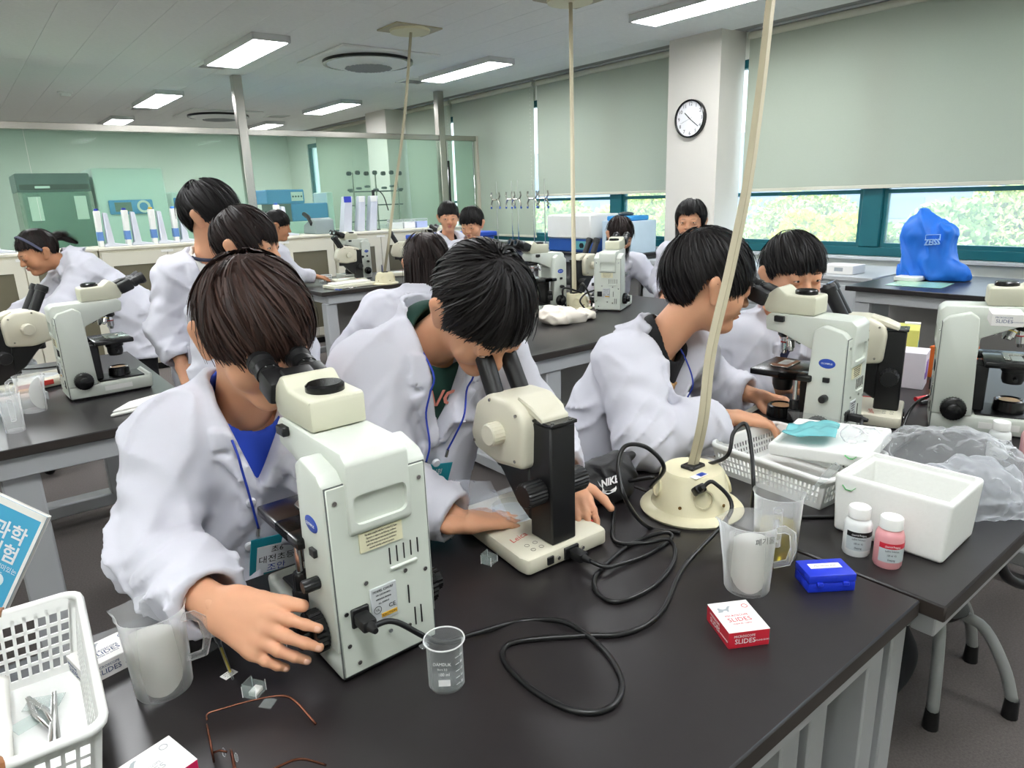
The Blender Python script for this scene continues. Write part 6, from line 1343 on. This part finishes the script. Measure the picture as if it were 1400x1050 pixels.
# ------------------------------------------------------------------ cabinets along the partition
M_cabg = mat('cabinet_glass', '#6f6a58', .12, spec=.6, noise=(4, .12))
def cabinet(label, x0, x1):
    t = thing('glass_cabinet', label, 'cabinet', ((x0 + x1) / 2, 6.93, 0), 0, 'cream cabinets below the glass partition'); w = (x1 - x0) / 2
    G().bx(-w, w, -.22, .22, .06, 1.07, .003).build('body', M_cab, t); G().bx(-w + .01, w - .01, -.19, .2, 0, .06).build('plinth', M_black, t); G().bx(-w - .003, w + .003, -.24, .23, 1.07, 1.095, .004).build('counter', mat('counter_cream', '#dcd8c8', .4), t)
    for s in (-1, 1):
        a, b = (-w + .012, -.004) if s < 0 else (.004, w - .012); d = G(); e = .075
        d.bx(a, a + e, -.242, -.222, .09, 1.05).bx(b - e, b, -.242, -.222, .09, 1.05).bx(a + e, b - e, -.242, -.222, .09, .17).bx(a + e, b - e, -.242, -.222, .94, 1.05); do = d.build('door', M_cab, t)
        G().bx(a + e, b - e, -.235, -.228, .17, .94).build('pane', M_cabg, do); G().bx(-s * -.02 - .006, -s * -.02 + .006, -.256, -.242, .66, .74, .002).build('handle', M_steel, do)
    G().bx(-.05, .05, -.2455, -.2425, 1.03, 1.05).build('name_tag', M_paper, t)
for k, x in enumerate((-1.15, -.1, .95, 2.0, 3.05)): cabinet(['cream glass door cabinet at the far left edge', 'cream glass door cabinet left of the bending girl', 'cream glass door cabinet under the pipette stands', 'cream glass door cabinet behind the tall boy and small boy', 'cream glass door cabinet under the test tube racks'][k], x, x + 1.04)
cabinet('cream glass door cabinet nearest the partition door', 4.1, 4.62)
# pipette stands on the cabinets
def pip_stand(label, x, col, y=6.86, flip=1, two=True):
    t = thing('pipette_stand', label, 'pipette stand', (x, y, 1.095), 0, 'pipette stands on the cabinets'); m = mat('stand_white', '#c9ccd6', .45)
    G().prism([(-.06, 0), (.12, 0), (.12, .012), (.02, .03), (.0, .28), (-.03, .285), (-.035, .03), (-.06, .02)], -.04, .04, 'y', .005).build('stand', m, t)
    G().prism([(-.1, 0), (-.062, 0), (-.05, .3), (-.095, .3)], -.035, .035, 'y', .005).build('pipette_body', M_wplas, t); G().bx(-.1, -.055, -.036, .036, .05, .13, .004).build('pipette_sleeve', mat('sleeve_blue', '#5a7fb8', .45), t); G().bx(-.09, -.06, -.02, .02, .3, .318, .004).build('plunger', mat('plunger_' + col, col, .4), t)
for k, (x, col) in enumerate(((1.08, '#2a3aa0'), (1.29, '#22309a'), (1.50, '#c9a840'), (1.68, '#3a7fd0'), (1.90, '#d8b04a'))): pip_stand(['leftmost pipette stand by the bending girl', 'second pipette stand from the left', 'third pipette stand, middle of the row', 'fourth pipette stand with bright blue tip', 'pipette stand closest to the tall boy'][k], x, col)
pip_stand('pipette stand above the small boy\'s dark hair', 2.62, '#3a5fb0')
pip_stand('pipette box with blue measure at the far left edge', .28, '#4a9ad8')
for k, (x, w) in enumerate(((3.28, .09), (3.44, .07), (3.58, .08))):
    t = thing('pipette_rack', ['tall white pipette rack with blue cap', 'narrow tall white rack in the middle', 'tall white rack right of the blue capped one'][k], 'rack', (x, 6.86, 1.095), 0, 'tall white racks'); G().prism([(-w / 2 - .03, 0), (w / 2 - .02, 0), (w / 2 + .02, .36), (-w / 2 + .03, .36)], -.05, .05, 'y', .006).build('rack_body', MATS['stand_white'], t); G().box((.005, -.052, .33), (w * .9, .006, .06), .002).build('cap_strip', mat('strip_blue', '#3440b0', .4) if k == 0 else M_wplas, t)
for k, x in enumerate((3.86, 4.02, 4.18)):
    t = thing('tip_box', ['clear tip box on the cabinet nearest the racks', 'white tip box in the middle of the row', 'lilac tip box nearest the door'][k], 'box', (x, 6.88, 1.095), 0, 'tip boxes on the cabinet'); c_ = ['#cfd6d2', '#e4e4e8', '#a8b4dc'][k]; G().bx(-.07, .07, -.05, .05, 0, .07, .004).build('box_body', mat('tipbox_' + c_, c_, .4), t); G().bx(-.072, .072, -.052, .052, .07, .1, .006).build('box_cover', M_pp, t)
t = thing('desktop_phone', 'grey desk telephone and device on the cabinet', 'telephone', (2.98, 6.9, 1.095)); G().prism([(-.16, 0), (.16, 0), (.14, .09), (-.06, .16), (-.16, .14)], -.1, .1, 'x', .008).build('base', mat('phone_grey', '#7f8b8b', .5), t); G().tube([(-.1, -.08, .1), (-.1, 0, .17), (-.1, .1, .2)], .022, 8).build('handset', M_black, t)
t = thing('desk_lamp', 'thin black gooseneck lamp on the cabinet', 'lamp', (3.66, 6.95, 1.095)); G().lathe([(0, 0), (.05, 0), (.05, .012), (0, .014)], n=20).build('base', M_black, t); G().tube(spline([(0, 0, .01), (0, 0, .34), (.04, 0, .42), (.12, 0, .36), (.17, 0, .2)], 24), .006, 8).build('neck', M_black, t); G().cyl((0, 0, .3), (0, 0, .42), .016, n=10).build('lamp_head', M_black, t)
# ------------------------------------------------------------------ equipment behind the glass
M_eq = mat('equipment_white', '#dfe6e2', .4, noise=(4, .03)); M_dk = mat('equipment_dark', '#4c5558', .35); M_eb = mat('equipment_blue', '#3f8fd0', .4)
def bench2(label, x0, x1, z=.9):
    t = thing('instrument_bench', label, 'table', ((x0 + x1) / 2, 8.35, 0), 0); w = (x1 - x0) / 2; G().bx(-w, w, -.4, .4, z - .04, z, .004).build('top', M_top, t)
    for s in (-1, 1):
        for q in (-1, 1): G().bx(s * (w - .06) - .03, s * (w - .06) + .03, q * .34 - .03, q * .34 + .03, 0, z - .04).build('leg', M_leg, t)
    G().bx(-w + .05, w - .05, -.36, -.33, .15, z - .04).build('front_panel', M_cab, t)
bench2('instrument bench behind the partition at left', -1.2, 2.3); bench2('instrument bench behind the partition at right', 2.7, 5.0)
t = thing('clean_bench', 'clean bench hood with dark band and steel inside, behind the glass', 'hood', (.87, 8.3, .9))
G().bx(-.3, .3, -.3, .35, .68, .85, .01).build('top_housing', M_dk, t); G().bx(-.3, .3, .3, .35, 0, .68).build('back_wall', M_steel, t); G().bx(-.3, -.27, -.3, .3, 0, .68).bx(.27, .3, -.3, .3, 0, .68).build('side_wall', M_steel, t); G().bx(-.27, .27, -.302, -.29, .1, .68).build('sash_glass', film('hood_glass', '#a8c4b8', .3, .05), t); G().bx(-.28, .28, -.31, -.302, .7, .75).build('control_band', M_black, t); G().box((-.1, -.312, .725), (.12, .004, .02)).build('control_print', M_prw, t); G().bx(-.3, .3, -.3, .35, 0, .02).build('work_surface', M_steel, t)
for x in (-.18, .19): G().bx(x - .05, x + .05, -.306, -.303, .42, .64).build('notice', M_paper, t)
t = thing('safety_cabinet', 'white safety cabinet with blue control panel and round dial', 'hood', (1.52, 8.3, .9))
G().prism([(-.34, .12), (-.34, .2), (-.26, .9), (.36, .9), (.36, 0), (-.1, 0), (-.1, .12)], -.32, .32, 'x', .012).build('body', M_eq, t); G().bx(-.3, .3, -.33, -.1, 0, .12).build('opening', mat('hood_dark', '#23302c', .4), t)
c = Matrix.Translation((-.03, -.318, .52)) @ Matrix.Rotation(RAD(-7), 4, 'X'); p = G(c).bx(-.2, .2, -.02, .004, -.07, .07, .012, 2).build('control_panel', M_eb, t); G(c).bx(-.15, .0, -.024, -.018, -.045, .045).build('display', mat('display_grey', '#5b6f66', .3), p); G(c).lathe([(.04, .018), (.062, .018), (.062, .026), (.04, .026), (.04, .018)], (.11, 0, 0), (0, -1, 0), 28).build('dial_ring', M_wplas, p)
t = thing('incubator', 'white incubator with small blue display behind the pipette stands', 'incubator', (2.12, 8.4, .9)); G().bx(-.22, .22, -.3, .3, 0, .66, .015).build('body', M_eq, t); p = G().bx(-.2, .06, -.31, -.3, .5, .6, .008).build('control_panel', M_eb, t); G().bx(-.17, -.06, -.314, -.31, .52, .58).build('display', MATS['display_grey'], p); G().lathe([(.02, .0), (.034, .0), (.034, .008), (.02, .008), (.02, 0)], (.01, -.31, .55), (0, -1, 0), 20).build('dial_ring', M_wplas, p)
t = thing('gel_imager', 'blue topped imaging device with dark hood behind the glass', 'device', (3.2, 8.25, .9)); G().bx(-.32, .12, -.25, .25, .5, .66, .01).build('upper_housing', M_eb, t); G().bx(-.05, .4, -.25, .25, .3, .5, .01).build('side_housing', M_eb, t); G().bx(-.22, .1, -.24, .24, .22, .5).build('hood', M_dk, t); p = G().bx(-.04, .1, -.256, -.25, .53, .63).build('control_panel', M_prw, t)
for k in range(4): G().cyl((-.02 + k * .033, -.262, .58), (-.02 + k * .033, -.256, .58), .01, n=10).build('button', M_dk, p)
G().bx(-.3, .42, -.25, .25, 0, .3, .01).build('base_cabinet', M_eq, t); G().bx(.42, .5, -.2, .2, 0, .62, .01).build('side_tower', M_eq, t)
# clamp stands rack behind the glass
t = thing('clamp_rack', 'row of clamps on a steel rack behind the glass', 'rack', (4.42, 8.3, .9))
for x in (-.32, 0, .32): G().cyl((x, 0, 0), (x, 0, .85), .01, n=8).build('rod', M_steel, t)
for z_ in (.25, .45, .62): G().cyl((-.38, 0, z_), (.38, 0, z_), .008, n=8).build('cross_rod', M_dk, t)
for k in range(7): x = -.38 + k * .12; G().box((x, -.03, .84 + .01 * (k % 2)), (.06, .05, .05), .012).build('clamp', M_black, t); G().box((x, -.03, .64 + .02 * (k % 3)), (.075, .05, .03), .012).build('clamp', M_dk, t)
for k in range(3): G().bx(-.36 + k * .25, -.16 + k * .25, -.06, .06, 0, .2).build('bin', M_clear, t)
t = thing('blue_storage_bin', 'bright blue plastic bin behind the two boys at the door', 'bin', (4.15, 6.2, 0)); G().bx(-.42, .42, -.2, .2, 0, 1.03, .02).build('bin_body', mat('bin_blue', '#2a52b8', .45), t); G().bx(-.44, .44, -.22, .22, 1.0, 1.05, .01).build('bin_rim', MATS['bin_blue'], t)
# ------------------------------------------------------------------ window side
t = thing('centrifuge', 'white and blue centrifuge on the window bench', 'centrifuge', (4.98, 5.1, .85), 0); G().bx(-.2, .2, -.32, .28, 0, .13, .012).build('base', mat('centri_blue', '#2a55a0', .4), t); G().bx(-.21, .21, -.33, .29, .13, .36, .015).build('upper_housing', M_wplas, t); p = G().bx(-.21, -.2, -.28, -.08, .03, .11).build('control_panel', mat('panel_teal', '#5fa0a8', .4), t); G().cyl((-.222, -.22, .07), (-.21, -.22, .07), .025, n=14).build('dial', M_black, p)
t = thing('storage_box', 'pale blue box with a tray of gloves by the column', 'box', (5.02, 4.5, .85), 0); G().bx(-.18, .18, -.18, .18, 0, .3, .006).build('box_body', mat('box_paleblue', '#c2d6e4', .5), t); G().bx(-.16, .1, -.16, .14, .3, .345, .01).build('glove_pack', mat('glove_blue', '#2f8fd0', .5), t); G().ell((-.02, .02, .36), (.08, .07, .02)).build('dark_cloth', M_dk, t)
def retort(label, y, x=5.0, h=.72):
    t = thing('retort_stand', label, 'stand', (x, y, .85), 0, 'retort stands on the window bench'); G().bx(-.1, .06, -.07, .07, 0, .015, .003).build('base', M_dk, t); G().cyl((0, 0, .01), (0, 0, h), .006, n=8).build('rod', M_chrome, t)
    bl = mat('clamp_blue', '#3a5aa8', .4)
    for s in (-1, 1): G().tube([(0, 0, .52), (-.02, s * .05, .52), (-.02, s * .08, .56), (-.02, s * .07, .60)], .009, 6).build('clamp_arm', M_steel, t); G().tube([(-.02, s * .05, .52), (-.02, s * .08, .47), (-.02, s * .07, .44)], .009, 6).build('clamp_arm', M_steel, t); G().ell((-.02, s * .08, .43), (.012, .012, .014), n=8, m=6).build('clamp_tip', bl, t)
for k, y in enumerate((6.48, 6.28, 6.1, 5.9, 5.65)): retort(['retort stand leftmost, in front of the pale blind', 'second retort stand from the left', 'third retort stand before the window edge', 'fourth retort stand in front of the teal frame', 'retort stand nearest the centrifuge'][k], y, 4.98 + .06 * (k % 2))
# blue dust cover on the window bench
b = S(); b.box((0, 0, .16), (.11, .19, .17), None, .06, .05); b.ell((.02, .05, .3), (.1, .12, .12), None, .08); b.ell((.0, -.22, .05), (.1, .08, .06), None, .06); b.cone((0, -.2, .04), (.0, -.3, .03), .06, .03, .05)
b.func(lambda X, Y, Z: -.028 * np.clip(1 - 1.8 * np.abs(vnoise(X * 9 + Z * 4, Y * 9 - Z * 5, Z * 5, 23)), 0, 1) + .012 * vnoise(X * 20, Y * 20, Z * 14, 4), (-.5, -.6, -.1), (.5, .6, .7), .01, 'n')
v, q = b.mesh(.009); v[:, 2] = np.maximum(v[:, 2], .003); o = mesh_obj('dust_cover', v, q, mat('cover_royal_blue', '#2070d8', .5, noise=(6, .06)), None, 180); o.location = (4.80, 1.80, .81); o.rotation_euler = (0, 0, RAD(6)); o.scale = (.8, .72, 1.0); tag(o, 'blue cloth dust cover over an instrument at the window', 'dust cover')
k = (v[:, 1] + .06) ** 2 + (v[:, 2] - .24) ** 2 + (v[:, 0] > 0); pc = Vector(v[int(np.argmin(k))]); sq = onto(pc + Vector((-.022, 0, 0)), (0, -1, .05), (.12, 0, 1)); M_lt = mat('logo_pale', '#9cc4ef', .6)
text('brand_text', 'ZEISS', .05, sq, M_lt, o, .012, bold=.0008); G(sq).bx(-.055, .055, .045, .048, -.012, .006).bx(-.055, -.052, .02, .048, -.012, .006).bx(.052, .055, .02, .048, -.012, .006).build('logo_frame', M_lt, o)
t = thing('white_instrument', 'white instrument showing under the blue dust cover', 'instrument', (4.66, 1.84, .81)); G().bx(-.05, .08, -.07, .07, 0, .03, .006).build('foot', M_wplas, t)
o = card('plastic_mat', 'pale green clear mat in front of the blue dust cover', (4.52, 1.72, .811), .26, .3, 5, film('mat_green', '#a8d8b8', .4, .1), 'mat', .002)
cable('thin black cable coiled on the window bench', [(4.75, 1.2, .815), (4.7, 1.12, .83), (4.82, 1.05, .84), (4.85, 1.2, .83), (4.72, 1.25, .818), (4.66, 1.1, .816), (4.8, 1.0, .818), (4.9, .85, .82)], r=.004, n=70)
t = thing('laptop', 'open laptop at the right edge on the window bench', 'laptop', (4.5, .72, .81), 60); G().bx(-.17, .17, -.12, .12, 0, .018, .004).build('keyboard_base', M_dk, t); l_ = G(Matrix.Translation((0, .12, .018)) @ Matrix.Rotation(RAD(-22), 4, 'X')).bx(-.17, .17, -.004, .004, 0, .23, .003).build('screen_panel', M_dk, t); G(Matrix.Translation((0, .115, .02)) @ Matrix.Rotation(RAD(-22), 4, 'X')).bx(-.16, .16, -.006, -.004, .012, .22).build('screen', mat('screen_green', '#8aa090', .15), l_)
t = thing('steel_tumbler', 'grey steel cylinder standing in front of the window bench', 'bottle', (4.094, 1.179, 0.750)); t.location = (2.9, .93, TZ); G().cyl((0, 0, 0), (0, 0, .19), .04, n=24).build('body', M_steel, t); G().cyl((0, 0, .19), (0, 0, .2), .041, n=24).build('top_rim', M_dk, t); G().tube([(.04, 0, .13), (.06, .01, .14), (.055, .01, .1), (.04, 0, .09)], .004, 6).build('clip', M_chrome, t)
t = thing('tube_holder', 'clear cup of blue tubes behind the upright boy', 'cup', (5.05, 2.98, .81)); G().lathe([(0, 0), (.07, 0), (.085, .16), (.083, .16), (.067, .004), (0, .004)], n=28).build('cup_wall', M_clear, t)
for k in range(8): a = k * .8; G().tube([(.03 * math.cos(a), .03 * math.sin(a), .01), (.055 * math.cos(a), .055 * math.sin(a), .15)], .012, 6).build('tube', mat('tube_blue', '#8fb4e8', .4), t)
for k, y in enumerate((2.62, 2.35)):
    t = thing('paper_box', ['white flat box on the low cupboard next to the blue tubes', 'white flat box on the low cupboard next to the bench'][k], 'box', (4.85, y, .81), 0, 'flat white boxes on the cupboard'); G().bx(-.09, .09, -.11, .11, 0, .06, .004).build('box_body', M_boxw, t); G().bx(-.0905, -.09, -.04, .02, .02, .045).build('label', M_gr, t)
t = thing('black_backpack', 'dark bag lying on the floor under the right table', 'bag', (1.85, .72, 0), 20); b = S(); b.ell((0, 0, .1), (.18, .12, .11), None, .04); b.ell((.05, 0, .15), (.1, .09, .08), None, .04); b.func(lambda X, Y, Z: .012 * vnoise(X * 14, Y * 14, Z * 14, 2), (-.4, -.4, -.1), (.4, .4, .4), .01, 'n'); v, q = b.mesh(.014); v[:, 2] = np.maximum(v[:, 2], .001); mesh_obj('bag_body', v, q, M_trou, t, 180); G().tube([(-.1, 0, .18), (-.05, 0, .26), (.05, 0, .27), (.1, 0, .2)], .012, 6).build('strap', M_black, t)
